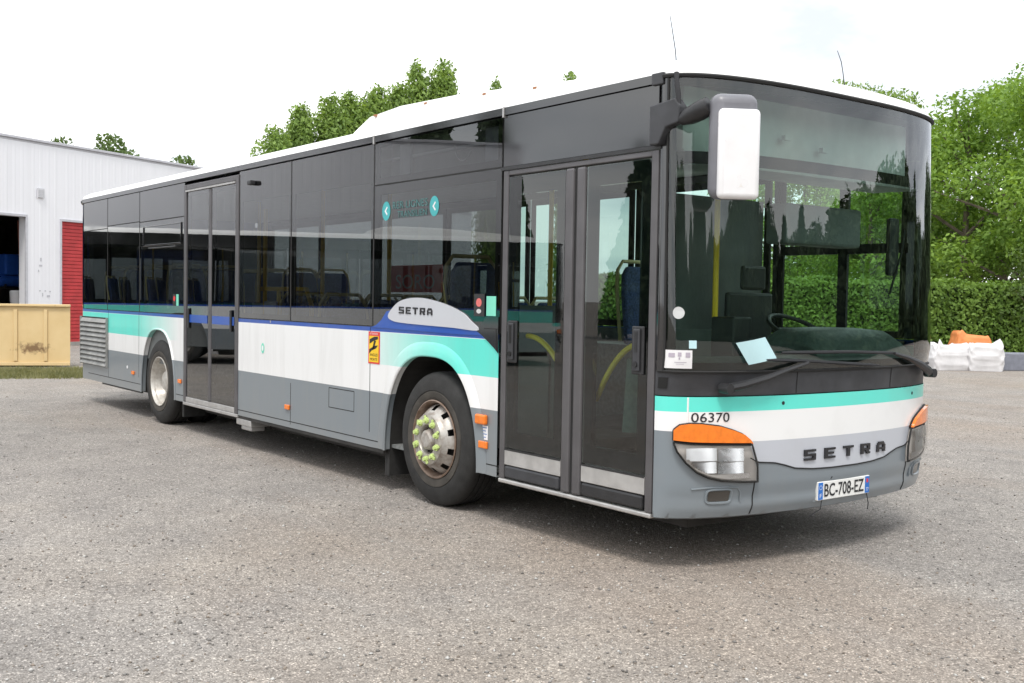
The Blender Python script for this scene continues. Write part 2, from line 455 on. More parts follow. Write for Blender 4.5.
M_shutter = simple('red_shutter_paint', (0.50, 0.045, 0.05), 0.5, var=0.15, scale=3)
M_conc = simple('concrete', (0.32, 0.31, 0.29), 0.9, var=0.2, scale=3)
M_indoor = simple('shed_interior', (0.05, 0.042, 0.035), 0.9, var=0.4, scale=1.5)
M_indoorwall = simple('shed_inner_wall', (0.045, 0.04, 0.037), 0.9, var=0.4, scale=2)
bld = empty('warehouse', WP, WA)
tag(bld, 'long white ribbed metal warehouse with dark open bay and red roller shutter', 'warehouse')
# local frame: x along the wall (to the right), y = -outward normal (into the building), z up
H = 5.52
wallm = MB()
def clad_panel(x0, x1, z0, z1, pitch=0.25):
    # trapezoidal ribs standing 2 cm proud
    xs = [x0]; ys = [0.0]; x = x0
    while x + pitch <= x1 + 1e-6:
        for fx, yy in ((0.60, 0.0), (0.68, -0.0035), (0.92, -0.0035), (1.0, 0.0)):
            xs.append(x + fx*pitch); ys.append(yy)
        x += pitch
    if xs[-1] < x1 - 1e-4: xs.append(x1); ys.append(0.0)
    k = len(xs)
    wallm.add([(xs[i], ys[i], z) for z in (z0, z1) for i in range(k)], [(i, i+1, k+i+1, k+i) for i in range(k-1)])
clad_panel(-20, -6.0, 0, H)
clad_panel(-6.0, -1.89, 3.52, H)
clad_panel(-1.89, -0.74, 0, H)
clad_panel(-0.74, 2.4, 3.50, H)
clad_panel(2.4, 24, 0, H)
# returns of the openings
wallm.box(-1.893, -1.863, 0.0, 0.30, 0, 3.52); wallm.box(-6.03, -6.003, 0.0, 0.30, 0, 3.52)
wallm.box(-6.0, -1.897, 0.0, 0.30, 3.525, 3.56)
wallm.build('wall', M_clad, bld, recalc=False)
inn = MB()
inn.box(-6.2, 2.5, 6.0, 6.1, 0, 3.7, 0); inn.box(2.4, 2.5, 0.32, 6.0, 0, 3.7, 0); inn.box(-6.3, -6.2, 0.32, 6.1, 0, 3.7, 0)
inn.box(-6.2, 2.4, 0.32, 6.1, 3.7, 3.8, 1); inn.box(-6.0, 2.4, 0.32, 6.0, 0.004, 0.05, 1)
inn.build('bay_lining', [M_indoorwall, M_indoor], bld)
body = MB(); body.box(-20, -6.4, 0.25, 14, 0, H-0.1); body.box(-6.4, 2.6, 6.2, 14, 0, H-0.1); body.box(2.6, 24, 0.25, 14, 0, H-0.1)
body.box(-6.4, 2.6, 0.25, 6.2, 3.9, H-0.1)
body.build('shell', M_clad, bld)
cp = MB(); cp.box(-20, 24, -0.05, 0.5, H+0.06, H+0.13); cp.box(-20, 24, 0.0, 0.5, H, H+0.06); cp.build('coping', M_coping, bld, bevel=0.01)
sh = MB()
z = 0.10
while z < 3.46:
    sh.box(-0.735, 2.39, 0.05, 0.085, z, min(z+0.085, 3.49)); z += 0.10
sh.box(-0.735, 2.39, 0.09, 0.11, 0.0, 3.49)
sh.build('roller_shutter', M_shutter, bld)
th = MB(); th.box(-0.74, 2.395, -0.04, 0.05, 0.004, 0.10); th.build('threshold', M_conc, bld)
fr = MB(); fr.box(-0.80, -0.742, -0.03, 0.05, 0.0, 3.55); fr.box(-0.742, 2.40, -0.03, 0.05, 3.49, 3.55); fr.box(-1.95, -1.895, -0.03, 0.02, 0, 3.58); fr.box(-6.0, -1.95, -0.03, 0.02, 3.52, 3.58)
fr.build('door_trim', M_coping, bld)
vt = MB(); vt.box(-1.58, -1.36, -0.05, -0.024, 4.07, 4.33)
for i in range(5): vt.box(-1.57, -1.37, -0.06, -0.05, 4.085+i*0.048, 4.105+i*0.048)
vt.build('wall_vent', simple('vent_pale', (0.62,0.62,0.65), 0.5), bld)
mk = MB()
for (x, z, w, h) in ((-1.50, 2.20, 0.10, 0.05), (-1.47, 2.34, 0.05, 0.10), (-1.54, 2.05, 0.04, 0.06), (-1.50, 1.52, 0.05, 0.03), (-1.32, 1.52, 0.05, 0.03), (-1.16, 1.50, 0.05, 0.04), (-1.40, 1.38, 0.03, 0.10), (-1.24, 1.36, 0.10, 0.06)):
    mk = MB(); mk.box(x, x+w, -0.010, -0.0065, z, z+h); mk.build('wall_scrape', M_coping, bld)
# things in the open bay
Mw = bld.matrix_basis.copy()
def wl(x, y, z=0):
    p = WP + ws_*x - wn*y; return (p.x, p.y, z)
def local_thing(name, x, y, z, label, cat):
    e = empty(name, wl(x, y, z), WA); return tag(e, label, cat)
sr = local_thing('storage_rack', -0.75, 2.2, 0.05, 'dark wire storage rack inside the open warehouse bay', 'rack')
for x in (-1.0, 1.0):
    for y in (-0.35, 0.35): m_ = MB(); m_.box(x-0.025, x+0.025, y-0.025, y+0.025, 0, 1.60); m_.build('upright', M_black, sr)
for zz in (0.6, 1.53):
    m_ = MB()
    for i in range(14): m_.box(-1.0+i*0.15, -0.98+i*0.15, -0.35, 0.35, zz, zz+0.012)
    for y in (-0.35, 0.0, 0.34): m_.box(-1.0, 1.0, y, y+0.014, zz-0.02, zz)
    m_.build('wire_shelf', M_black, sr)
M_bluem = simple('blue_machine_paint', (0.02, 0.09, 0.42), 0.4, coat=0.3)
bm_ = local_thing('compressor', -0.62, 2.1, 1.592, 'bright blue workshop compressor standing on the wire rack', 'compressor')
m_ = MB(); m_.box(-0.42, 0.40, -0.25, 0.25, 0.38, 0.98); m_.build('housing', M_bluem, bm_, bevel=0.05)
m_ = MB(); m_.tube([(-0.5,0,0.22),(0.55,0,0.22)], 0.19, 16); m_.build('tank', M_bluem, bm_, smooth=True)
for x in (-0.35, 0.4):
    m_ = MB(); m_.box(x-0.03, x+0.03, -0.16, 0.16, 0.0, 0.12); m_.build('foot', M_black, bm_)
bk = local_thing('bucket', -1.45, 0.9, 1.075, 'pale plastic drum behind the tan steel skip in the open bay', 'drum')
m_ = MB(); m_.v = []; prof = [(0.0,0),(0.17,0),(0.19,0.2),(0.20,0.42),(0.17,0.46),(0.0,0.46)]
n_=20
for (r_, z_) in prof:
    for j in range(n_): m_.v.append((r_*math.cos(2*PI*j/n_), r_*math.sin(2*PI*j/n_), z_))
for i in range(len(prof)-1):
    for j in range(n_): m_.f.append((i*n_+j, i*n_+(j+1)%n_, (i+1)*n_+(j+1)%n_, (i+1)*n_+j)); m_.m.append(0)
m_.build('drum_body', M_paper, bk, smooth=True)
crate_ = local_thing('wooden_crate', -1.45, 0.9, 0.05, 'dark wooden crate carrying the pale drum in the open bay', 'crate')
m_ = MB()
for i in range(5): m_.box(-0.35, 0.35, -0.3, -0.27, 0.02+i*0.202, 0.19+i*0.202); m_.box(-0.35, 0.35, 0.27, 0.3, 0.02+i*0.202, 0.19+i*0.202)
m_.box(-0.33, 0.33, -0.26, 0.26, 0.0, 1.02); m_.build('slats', M_indoor, crate_)
pp = local_thing('pipe', -1.55, 0.55, 0.05, 'thin rust brown pipe upright beside the bay opening', 'pipe')
m_ = MB(); m_.tube([(0,0,0),(-0.05,0,1.5),(-0.16,0,3.4)], 0.03, 8); m_.build('pipe_body', simple('rust_pipe', (0.20,0.06,0.04), 0.6), pp, smooth=True)

# tan steel skip in front of the warehouse
def rust_tan():
    m, t, o = new_mat('tan_skip_paint'); v = objvec(t)
    n1 = noise(t, 1.5, 6, v, 0.6)
    c = ramp(t, n1.outputs['Fac'], [(0.3, (0.62, 0.45, 0.22)), (0.7, (0.71, 0.54, 0.29))])
    # rust stain low on the middle bay
    mp = N(t, 'ShaderNodeMapping'); mp.inputs['Location'].default_value = (0.78*1.0, 0, -0.42*2.6); mp.inputs['Scale'].default_value = (1.0*2.2, 0.4, 2.6*2.2)
    mp.vector_type = 'POINT'; mp.inputs['Location'].default_value = (0.70*2.2, 0, -0.38*5.7); t.links.new(v, mp.inputs[0])
    ln = N(t, 'ShaderNodeVectorMath', operation='LENGTH'); t.links.new(mp.outputs[0], ln.inputs[0])
    n2 = noise(t, 9, 6, v, 0.7)
    q = math_(t, 'ADD', ln.outputs['Value'], math_(t, 'MULTIPLY', math_(t, 'SUBTRACT', n2.outputs['Fac'], 0.5), 2.4))
    f = ramp(t, q, [(0.25, (0.85,)*3), (0.75, (0.0,)*3)])
    n3 = noise(t, 5, 7, v, 0.7)
    f2 = ramp(t, n3.outputs['Fac'], [(0.66, (0.0,)*3), (0.74, (0.6,)*3)])
    ff = math_(t, 'MAXIMUM', f.outputs[0], f2.outputs[0])
    bsdf(t, o, mixc(t, ff, c.outputs[0], (0.14, 0.07, 0.03)), 0.6)
    return m
M_tan = rust_tan()
SK = Vector((-18.85, 0.46, 0)); skd = (Vector((-18.85, 0.46, 0)) - Vector((-19.34, -0.75, 0))).normalized(); ska = math.atan2(skd.y, skd.x)
skp = empty('steel_skip', SK, ska)
tag(skp, 'tan painted ribbed steel skip with a rust stain by the warehouse', 'skip')
m_ = MB()   # local: x along face (right end at 0), y = into depth, z up ; right side raked so that it is seen end on
L_, D_, Hs = 4.2, 1.9, 1.22
ex = -0.72*D_
A = [(0,0),(ex,D_),(-L_,D_),(-L_,0)]
ins = [(-0.06,0.06),(ex-0.06,D_-0.06),(-L_+0.06,D_-0.06),(-L_+0.06,0.06)]
for i in range(4):
    j = (i+1)%4
    a0, a1, b0, b1 = A[i], A[j], ins[i], ins[j]
    m_.add([(a0[0],a0[1],0.1),(a1[0],a1[1],0.1),(a1[0],a1[1],Hs),(a0[0],a0[1],Hs),(b0[0],b0[1],0.1),(b1[0],b1[1],0.1),(b1[0],b1[1],Hs),(b0[0],b0[1],Hs)],
           [(0,1,2,3),(5,4,7,6),(3,2,6,7),(0,4,5,1)])
m_.add([(x,y,0.16) for x,y in ins],[(0,1,2,3)])
m_.build('skip_body', M_tan, skp)
rb = MB()
for x in (-0.46, -1.02, -1.6, -2.2, -2.8, -3.4): rb.box(x-0.035, x+0.035, -0.035, -0.002, 0.12, Hs-0.06)
rb.box(-L_, 0.0, -0.06, 0.07, Hs-0.06+0.062, Hs+0.05); rb.box(-L_, 0, -0.04, 0.03, 0.03, 0.098)
rb.build('rib', M_tan, skp, bevel=0.008)
rh = empty('rubble_heap', (-20.4, 1.75, 0)); tag(rh, 'small pale rubble heap at the foot of the red shutter', 'rubble')
m_ = MB()
for i in range(46):
    a = random.random()*2*PI; r_ = 0.75*random.random(); h = 0.34*(1-r_/0.8)
    s_ = 0.04+0.09*random.random()
    ax = Vector((random.random()-.5, random.random()-.5, random.random()-.5)).normalized(); ay = ax.orthogonal().normalized()
    m_.obox((r_*math.cos(a)*1.2, r_*math.sin(a)*0.8, h*random.random()+s_*0.5), ax, ay, ax.cross(ay), s_, s_*0.7, s_*0.5)
m_.build('rubble_body', M_rubble, rh)

# ------------------------------------------------------------------ foliage
def leaf_mat(name, dark, light, scale=0.9, trans=0.35):
    m, t, o = new_mat(name); v = objvec(t)
    n1 = noise(t, scale, 4, v, 0.6); n2 = noise(t, scale*7, 2, v)
    f = math_(t, 'ADD', math_(t, 'MULTIPLY', n1.outputs['Fac'], 0.65), math_(t, 'MULTIPLY', n2.outputs['Fac'], 0.35))
    c = ramp(t, f, [(0.36, dark), (0.62, light)])
    df = N(t, 'ShaderNodeBsdfPrincipled'); df.inputs['Roughness'].default_value = 0.55; df.inputs['Specular IOR Level'].default_value = 0.3
    t.links.new(c.outputs[0], df.inputs['Base Color'])
    tl = N(t, 'ShaderNodeBsdfTranslucent'); t.links.new(mixc(t, 1.0, c.outputs[0], (1.3, 1.25, 0.6), 'MULTIPLY'), tl.inputs[0])
    mi = N(t, 'ShaderNodeMixShader'); mi.inputs[0].default_value = trans
    t.links.new(df.outputs[0], mi.inputs[1]); t.links.new(tl.outputs[0], mi.inputs[2]); t.links.new(mi.outputs[0], o.inputs[0])
    return m
M_leafB = leaf_mat('leaf_bright', (0.10, 0.195, 0.034), (0.28, 0.43, 0.08))
M_leafP = leaf_mat('leaf_poplar', (0.12, 0.20, 0.05), (0.28, 0.40, 0.10), 1.2)
M_leafD = leaf_mat('leaf_dark', (0.035, 0.065, 0.03), (0.085, 0.13, 0.055), 1.0, 0.15)
M_leafH = leaf_mat('leaf_hedge', (0.085, 0.16, 0.028), (0.20, 0.32, 0.06), 1.4)
M_bark = simple('bark', (0.16, 0.13, 0.10), 0.9, var=0.35, scale=6, bump=0.6, bscale=25)
def leaves(P, Nn, size, jitter=0.9):
    """leaf cards at the points P, facing roughly Nn"""
    n = len(P)
    d = Nn + jitter*rng.normal(size=(n,3)); d /= np.linalg.norm(d, axis=1)[:,None]
    a = np.cross(d, rng.normal(size=(n,3))); a /= np.linalg.norm(a, axis=1)[:,None]
    b = np.cross(d, a)
    s = size*(0.6+0.8*rng.random(n))[:,None]
    V = np.stack([P-a*s*0.55, P-b*s*0.30+d*s*0.08, P+a*s*0.6, P+b*s*0.30+d*s*0.08], 1).reshape(-1,3)
    F = (np.arange(n)[:,None]*4 + np.array([0,1,2,3])[None])
    return V, F
def crown_pts(lobes, per, fill=0.5):
    P = []; Q = []
    for (c, r) in lobes:
        c = np.array(c); r = np.array(r, dtype=float)
        k = max(30, int(per*(r[0]*r[1]+r[0]*r[2]+r[1]*r[2])/3))
        u = rng.normal(size=(k,3)); u /= np.linalg.norm(u, axis=1)[:,None]
        rad = fill + (1-fill)*rng.random(k)**0.6
        # ragged outline
        bumps = 1 + 0.16*np.sin(u[:,0]*7+c[0]*3)*np.sin(u[:,1]*6+c[1])*np.sin(u[:,2]*8+c[2]*2)
        P.append(c + u*r*(rad*bumps)[:,None] + rng.normal(size=(k,3))*0.05); Q.append(u*0.8+np.array([0,0,0.5]))
    return np.concatenate(P), np.concatenate(Q)
def tree_mesh(kind, h, w, seed, per=420, size=0.16):
    global rng
    rng = np.random.default_rng(seed); rd = random.Random(seed)
    lobes = []; limbs = []
    if kind == 'broad':
        for i in range(34):
            t = rd.random(); zc = h*(0.30+0.62*t)
            rr = w*0.5*math.sin(PI*min(1, 0.22+0.74*t))**0.7
            a = rd.random()*2*PI; q = rr*math.sqrt(rd.random())
            s = w*(0.12+0.09*rd.random())
            c = (q*math.cos(a), q*math.sin(a), zc); lobes.append((c, (s, s, s*0.72)))
            if i % 2 == 0: limbs.append(c)
    elif kind == 'column':
        for i in range(30):
            t = (i+0.5)/30; zc = h*(0.10+0.88*t)
            rr = w*0.5*(1-t**4)**0.5*(0.6+0.4*min(1, t*4))
            a = rd.random()*2*PI; q = rr*0.55*math.sqrt(rd.random())
            s = max(0.25, rr*0.62)
            c = (q*math.cos(a), q*math.sin(a), zc); lobes.append((c, (s, s, s*1.7)))
            if i % 3 == 0: limbs.append(c)
    elif kind == 'bush':
        for i in range(40):
            t = (i+0.5)/40; zc = h*(0.06+0.80*t)
            rr = w*0.5*math.sqrt(max(0.04, 1-t**2.2))
            a = rd.random()*2*PI; q = rr*0.75*math.sqrt(rd.random()); k_ = w*(0.11+0.08*rd.random())
            lobes.append(((q*math.cos(a), q*math.sin(a), zc), (k_, k_, k_*0.9)))
    elif kind == 'conifer':
        for i in range(44):
            t = (i+0.5)/44; zc = h*(0.08+0.90*t)
            rr = w*0.5*(1-t)**0.85+0.12
            for k in range(3):
                a = rd.random()*2*PI; q = rr*0.62
                s = max(0.14, rr*0.45)
                lobes.append(((q*math.cos(a), q*math.sin(a), zc), (s, s, s*0.6)))
    P, Q = crown_pts(lobes, per)
    V, F = leaves(P, Q, size)
    return V, F, limbs, h, w
def make_tree(name, kind, h, w, seed, mat, loc, label, cat, group, per=420, size=0.16, trunk_r=None):
    V, F, limbs, h, w = tree_mesh(kind, h, w, seed, per, size)
    t = empty(name, loc); tag(t, label, cat, group)
    np_mesh('crown', V, F, mat, t)
    m = MB(); r0 = trunk_r or h*0.018
    bend = [(0,0,-0.1)] + [(0.06*math.sin(i*1.7+seed), 0.06*math.cos(i*2.1+seed), h*0.9*i/7) for i in range(1,8)]
    m.tube(bend, [r0*(1.15-0.15*i) if i < 7 else r0*0.12 for i in range(8)], 8)
    for c in limbs:
        z0 = max(h*0.18, c[2]-h*0.16)
        m.tube([(0,0,z0), (c[0]*0.5, c[1]*0.5, (z0+c[2])/2+0.05), c], [r0*0.42, r0*0.3, r0*0.1], 5)
    m.build('trunk', M_bark, t, smooth=True, recalc=False)
    return t
def put_copy(src, loc, rz, s, label, sz=None):
    c = copy_tree(src); c.location = loc; c.rotation_euler = (0,0,rz); c.scale = (s, s, sz or s); c['label'] = label
    return c
def at(u, d, v=None):
    """ground point seen at picture column u and horizontal distance d"""
    dr = FW*1077.72 + RT*(u-512); dr = Vector((dr.x, dr.y, 0)).normalized()
    return Vector((CAM.x + dr.x*d, CAM.y + dr.y*d, 0))

# broadleaf trees on the right, behind the hedge
GB = 'bright green trees behind the hedge'
b1 = make_tree('broadleaf_tree', 'broad', 10.0, 7.0, 11, M_leafB, at(1040, 38), 'tall bright green tree filling the right edge above the hedge', 'tree', GB, 430, 0.155)
b2 = make_tree('broadleaf_tree', 'broad', 9.4, 6.0, 12, M_leafB, at(962, 40), 'bright green tree rising just right of the bus windscreen', 'tree', GB, 430, 0.155)
def top_h(v, u, d):
    hv = 298.5 + 0.0172*(u-512)
    dep = d*math.cos(math.atan((u-512)/1077.7))
    return 1.547 + (hv-v)*dep/1077.7
b1.scale = (1, 1, top_h(66, 1040, 38)/10); b2.scale = (1, 1, top_h(88, 962, 40)/9.4)
b3 = make_tree('broadleaf_tree', 'broad', 10.0, 5.6, 13, M_leafP, at(893, 52), 'green tree whose top shows above the front right roof corner of the bus', 'tree', GB, 500, 0.17)
b3.scale = (1, 1, top_h(84, 893, 52)/10)
put_copy(b2, at(1110, 36), 1.3, 0.98, 'bright green tree beyond the right edge of the hedge row')
put_copy(b1, at(1000, 44), 2.2, 1.02, 'bright green tree behind and between the two trees right of the bus', top_h(78, 1000, 44)/10)
put_copy(b3, at(864, 54), 2.0, 0.8, 'green tree top peeping above the bus roof beside the short antenna', top_h(79, 864, 54)/10)
put_copy(b3, at(832, 56), 2.9, 0.75, 'leftmost green tree top above the front of the bus roof', top_h(76, 832, 56)/10)
put_copy(b1, at(800, 48), 0.5, 0.78, 'green tree seen through the bus windscreen left of the driver pillar')
put_copy(b2, at(868, 42), 4.4, 0.80, 'green tree seen through the windscreen behind the driver window')
put_copy(b1, at(745, 50), 3.6, 0.80, 'green tree hidden behind the middle of the bus windscreen')
put_copy(b2, at(930, 46), 5.3, 0.9, 'bright green tree directly behind the right edge of the windscreen', top_h(112, 930, 46)/9.4)
# poplar row behind the bus
GP = 'upright trees in the row behind the bus'
pz = [(274, 128, 2.6), (298, 107, 2.8), (327, 98, 2.8), (347, 96, 2.8), (375, 88, 2.8), (395, 87, 2.4), (414, 66, 2.8), (441, 65, 2.9)]
D_P = 58
pl = ['leftmost and lowest upright tree of the row behind the bus', 'second upright tree from the left behind the bus roof', 'third upright tree from the left behind the bus roof', 'upright tree just left of the raised roof pod of the bus',
      'upright tree right above the rear end of the roof pod', 'narrow upright tree left of the two tallest ones behind the bus', 'tall upright tree second from the right in the row above the roof pod', 'tallest upright tree at the right end of the row behind the bus']
p0 = None
for i, (u, v, w) in enumerate(pz):
    h = top_h(v, u, D_P + i)
    if i < 2:
        p_ = make_tree('poplar_tree', 'column', 10.0, w*1.25, 31+i, M_leafP, at(u, D_P+i), pl[i], 'tree', GP, 900, 0.17)
        if i == 0: p0 = p_
        else: p1 = p_
        p_.scale = (1, 1, h/10)
    else:
        put_copy((p0, p1)[i % 2], at(u, D_P+i), i*1.3, 1.12, pl[i], h/10)
h_ = top_h(76, 566, 66)
put_copy(p1, at(566, 66), 0.7, 0.9, 'lone tree tip showing above the middle of the bus roof', h_/10)
h_ = top_h(82, 492, 68)
put_copy(p0, at(492, 68), 1.9, 0.7, 'tiny tree tips just above the roof pod', h_/10)
# trees behind the warehouse
M_leafW = leaf_mat('leaf_olive', (0.065, 0.11, 0.035), (0.15, 0.22, 0.07), 1.2)
w1 = make_tree('broadleaf_tree', 'broad', 9.0, 4.4, 41, M_leafW, at(104, 62), 'olive green tree top behind the warehouse roof above the red shutter', 'tree', 'trees behind the warehouse', 260, 0.24)
w1.scale = (1, 1, top_h(126, 104, 62)/9.0)
put_copy(w1, at(66, 66), 2.0, 0.8, 'faint small tree tip left of the olive tree above the warehouse', top_h(130, 66, 66)/9.0)
put_copy(w1, at(182, 64), 4.0, 0.95, 'green tree tip where the warehouse roof meets the bus', top_h(150, 182, 64)/9.0)

# dark conifer wood round the yard, outside the frame, mirrored in the glass of the bus
def wood():
    Vs = []; Fs = []; o = 0
    spots = []
    rd = random.Random(21)
    for i in range(118):
        yaw = R(-62 + 168*i/117 + rd.uniform(-1.5, 1.5)); d = rd.uniform(40, 52)
        spots.append((d*math.cos(yaw), d*math.sin(yaw), rd.choice((6.4, 6.8, 7.2, 7.8, 8.6, 9.8))*rd.uniform(0.9, 1.08)*(0.9+0.16*math.sin(i*0.23))))
    for i in range(8):
        p = WP + ws_*(-19 + 2.0*i) - wn*rd.uniform(15, 19); spots.append((p.x, p.y, rd.uniform(8.5, 12)))
    for x, y, h in ((-25.2, -18.2, 9.0), (-27.5, -27.2, 8.0), (-13, -30, 5.0), (-6.0, -33, 6.0)):
        spots.append((x, y, h))
    base = []
    for k in range(4):
        V, F, _, h, w = tree_mesh('bush' if k else 'conifer', 10.0, 11.0 if k else 6.0, 60+k, 95 if k else 150, 0.6); base.append((V, F))
    for i, (x, y, h) in enumerate(spots):
        V, F = base[(i*7) % 4 if i < 118 else 0]; a = rd.random()*6.28; c, s_ = math.cos(a), math.sin(a); f = h/10; g = max(f*1.25, 0.85) if i < 118 else f*0.62
        W = np.stack([(V[:,0]*c-V[:,1]*s_)*g+x, (V[:,0]*s_+V[:,1]*c)*g+y, V[:,2]*f], 1)
        Vs.append(W); Fs.append(F+o); o += len(V)
    ob_ = np_mesh('dark_wood', np.concatenate(Vs), np.concatenate(Fs), M_leafD)
    tag(ob_, 'dark mixed wood round the yard, seen mirrored in the bus glass', 'wood', kind='stuff')
wood()

# hedge
HD = 31.0
def hedge_pt(u):
    dr = FW*1077.72 + RT*(u-512); dr = Vector((dr.x, dr.y, 0)); f2 = Vector((FW.x, FW.y, 0)).normalized()
    dr = dr * (HD/ dr.dot(f2)); return Vector((CAM.x+dr.x, CAM.y+dr.y, 0))
ha, hb = hedge_pt(560), hedge_pt(1500)
hl = (hb-ha).length; hdv = (hb-ha).normalized(); hang = math.atan2(hdv.y, hdv.x)
hg = empty('hedge', ha, hang); tag(hg, 'long clipped green hedge behind the white bulk bags', 'hedge')
HH = 2.2
n = 60000
rng = np.random.default_rng(5)
x = rng.random(n)*hl; face = rng.random(n)
yy = np.where(face < 0.72, -0.02+0.10*rng.normal(size=n), rng.random(n)*1.2)
zz = np.where(face < 0.72, rng.random(n)*HH, HH+0.05*rng.normal(size=n)+0.05*np.sin(x*1.9)+0.04*np.sin(x*5.1))
nn = np.where((face < 0.72)[:,None], np.array([[0,-1,0.3]]), np.array([[0,-0.2,1]]))
V, F = leaves(np.stack([x,yy,zz],1), nn, 0.11, 0.6)
np_mesh('foliage', V, F, M_leafH, hg)
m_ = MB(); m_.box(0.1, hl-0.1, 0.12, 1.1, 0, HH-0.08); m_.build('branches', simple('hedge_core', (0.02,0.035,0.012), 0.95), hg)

# ------------------------------------------------------------------ bulk bags and things at the right
M_bag = simple('bulk_bag_weave', (0.66, 0.65, 0.66), 0.8, var=0.12, scale=3.5, bump=0.5, bscale=14)
M_obag = simple('orange_sheet', (0.78, 0.27, 0.09), 0.6, var=0.2, scale=3, bump=0.3, bscale=12)
def sack(name, loc, rz, w, d, h, mat, label, cat, group, seed, peaks=None, straps=False):
    rd = random.Random(seed)
    t = empty(name, loc, rz); tag(t, label, cat, group)
    m = MB(); nu, nv = 72, 28
    cr = [(rd.uniform(-6,6), rd.uniform(2,9), rd.uniform(0,6.28), rd.uniform(0.006,0.016)) for _ in range(9)]
    vs = []
    for j in range(nv+1):
        tt = j/nv
        for i in range(nu):
            a = 2*PI*i/nu
            ca, sa = math.cos(a), math.sin(a)
            ex = 0.24
            px = math.copysign(abs(ca)**ex, ca)*w/2; py = math.copysign(abs(sa)**ex, sa)*d/2
            bul = 0.92 + 0.10*math.sin(PI*min(1, tt*0.95+0.1))
            if tt > 0.9: bul *= 1-(tt-0.9)*1.2
            top = h*(1 + 0.05*math.sin(2*a+seed) + 0.04*math.sin(5*a+seed*2) + sum(q_[1]*math.exp(-((math.sin((a-q_[0])/2))/q_[2])**2) for q_ in (peaks or ())))
            wr = sum(q_[3]*(1-2*abs(math.sin(round(q_[0])*a*0.5*2+q_[1]*tt+q_[2]))**0.6) for q_ in cr)
            vs.append((px*bul*(1+wr), py*bul*(1+wr), 0.004+top*tt**0.9))
    fs = []
    for j in range(nv):
        for i in range(nu): fs.append((j*nu+i, j*nu+(i+1)%nu, (j+1)*nu+(i+1)%nu, (j+1)*nu+i))
    vs.append((0,0,h*0.86)); c = len(vs)-1
    for i in range(nu): fs.append((nv*nu+i, nv*nu+(i+1)%nu, c))
    m.add(vs, fs); m.build('sack_body', mat, t, smooth=True, angle=70)
    if straps:
        for sx in (-0.8, 0.8):
            m = MB()
            for i in range(8):
                z0, z1 = h*i/8*0.9+0.01, h*(i+1)/8*0.9+0.01
                m.obox((sx*w/2, -d*0.5-0.008, (z0+z1)/2), (1,0,0), (0,1,0), (0,0,1), 0.022, 0.006, (z1-z0)/2)
            m.build('strap', M_strap, t)
    return t
M_strap = simple('strap_webbing', (0.58, 0.58, 0.60), 0.8)
va = math.atan2(RT.y, RT.x)
def at_px(u, v):
    d = FW*1077.72 + RT*(u-512) - UP*(v-341.5); k = -CAM.z/d.z; p = CAM + d*k; return Vector((p.x, p.y, 0))
GBAG = 'white bulk bags by the hedge'
sack('bulk_bag', at_px(944, 369.5), va+0.12, 1.0, 0.9, 0.62, M_bag, 'white bulk bag nearest the bus windscreen, left of the pair', 'bulk bag', GBAG, 2, peaks=((R(-118),0.26,0.09),))
sack('bulk_bag', at_px(983, 370.5), va-0.25, 0.86, 0.9, 0.62, M_bag, 'white bulk bag with a pointed corner, right of the pair by the grey block', 'bulk bag', GBAG, 5, peaks=((R(-47),0.30,0.13),(R(-135),0.12,0.12)))
ob = at_px(970, 362)
sack('orange_sack', ob, va, 1.05, 0.7, 0.72, M_obag, 'crumpled orange sack standing behind the two white bulk bags', 'sack', None, 9, peaks=((R(-140),0.30,0.45),(R(20),-0.15,0.6)))
gb = empty('grey_block', at_px(1024, 371), va); tag(gb, 'low grey concrete block at the right edge beside the white bags', 'concrete block')
m_ = MB(); m_.box(-0.55, 1.3, 0, 0.7, 0, 0.42); m_.build('block_body', simple('grey_block_concrete', (0.20,0.21,0.25), 0.8, var=0.15), gb, bevel=0.02)
bs = empty('black_bag', at_px(1001, 369), va); tag(bs, 'small black bag slumped between the white bag and grey block', 'bag')
m_ = MB(); nu = 16
prof = [(0.0,0.004),(0.26,0.02),(0.24,0.12),(0.15,0.26),(0.05,0.33),(0,0.34)]
for (r_, z_) in prof:
    for j in range(nu): m_.v.append((r_*math.cos(2*PI*j/nu)*(1+0.1*math.sin(j*2)), r_*math.sin(2*PI*j/nu), z_))
for i in range(len(prof)-1):
    for j in range(nu): m_.f.append((i*nu+j, i*nu+(j+1)%nu, (i+1)*nu+(j+1)%nu, (i+1)*nu+j)); m_.m.append(0)
m_.build('bag_body', M_black, bs, smooth=True)
st_ = make_tree('young_tree', 'broad', 3.4, 2.2, 77, M_leafW, at_px(1027, 361), 'small olive shrub tree with a pale bare stem behind the grey block', 'tree', None, 380, 0.11, 0.055)

# grass verge at the left
def grass():
    n = 9000
    u = rng.random(n); a = at_px(-30, 379); b = at_px(96, 378); a2 = at_px(-30, 370); b2 = at_px(92, 369)
    t = rng.random(n)
    P = np.stack([(a.x*(1-u)+b.x*u)*(1-t)+(a2.x*(1-u)+b2.x*u)*t, (a.y*(1-u)+b.y*u)*(1-t)+(a2.y*(1-u)+b2.y*u)*t, np.zeros(n)], 1)
    P[:,:2] += rng.normal(size=(n,2))*0.12
    h = 0.03+0.08*rng.random(n)**2; ang = rng.random(n)*PI
    dx = np.stack([np.cos(ang)*0.010, np.sin(ang)*0.010, np.zeros(n)], 1); tip = np.stack([rng.normal(size=n)*0.03, rng.normal(size=n)*0.03, h], 1)
    V = np.stack([P-dx, P+dx, P+tip], 1).reshape(-1,3); F = np.arange(3*n).reshape(-1,3)
    o = np_mesh('grass', V, F, leaf_mat('grass_blade', (0.13,0.14,0.06), (0.30,0.29,0.16), 1.5))
    tag(o, 'strip of short dry grass in front of the tan skip', 'grass', kind='stuff')
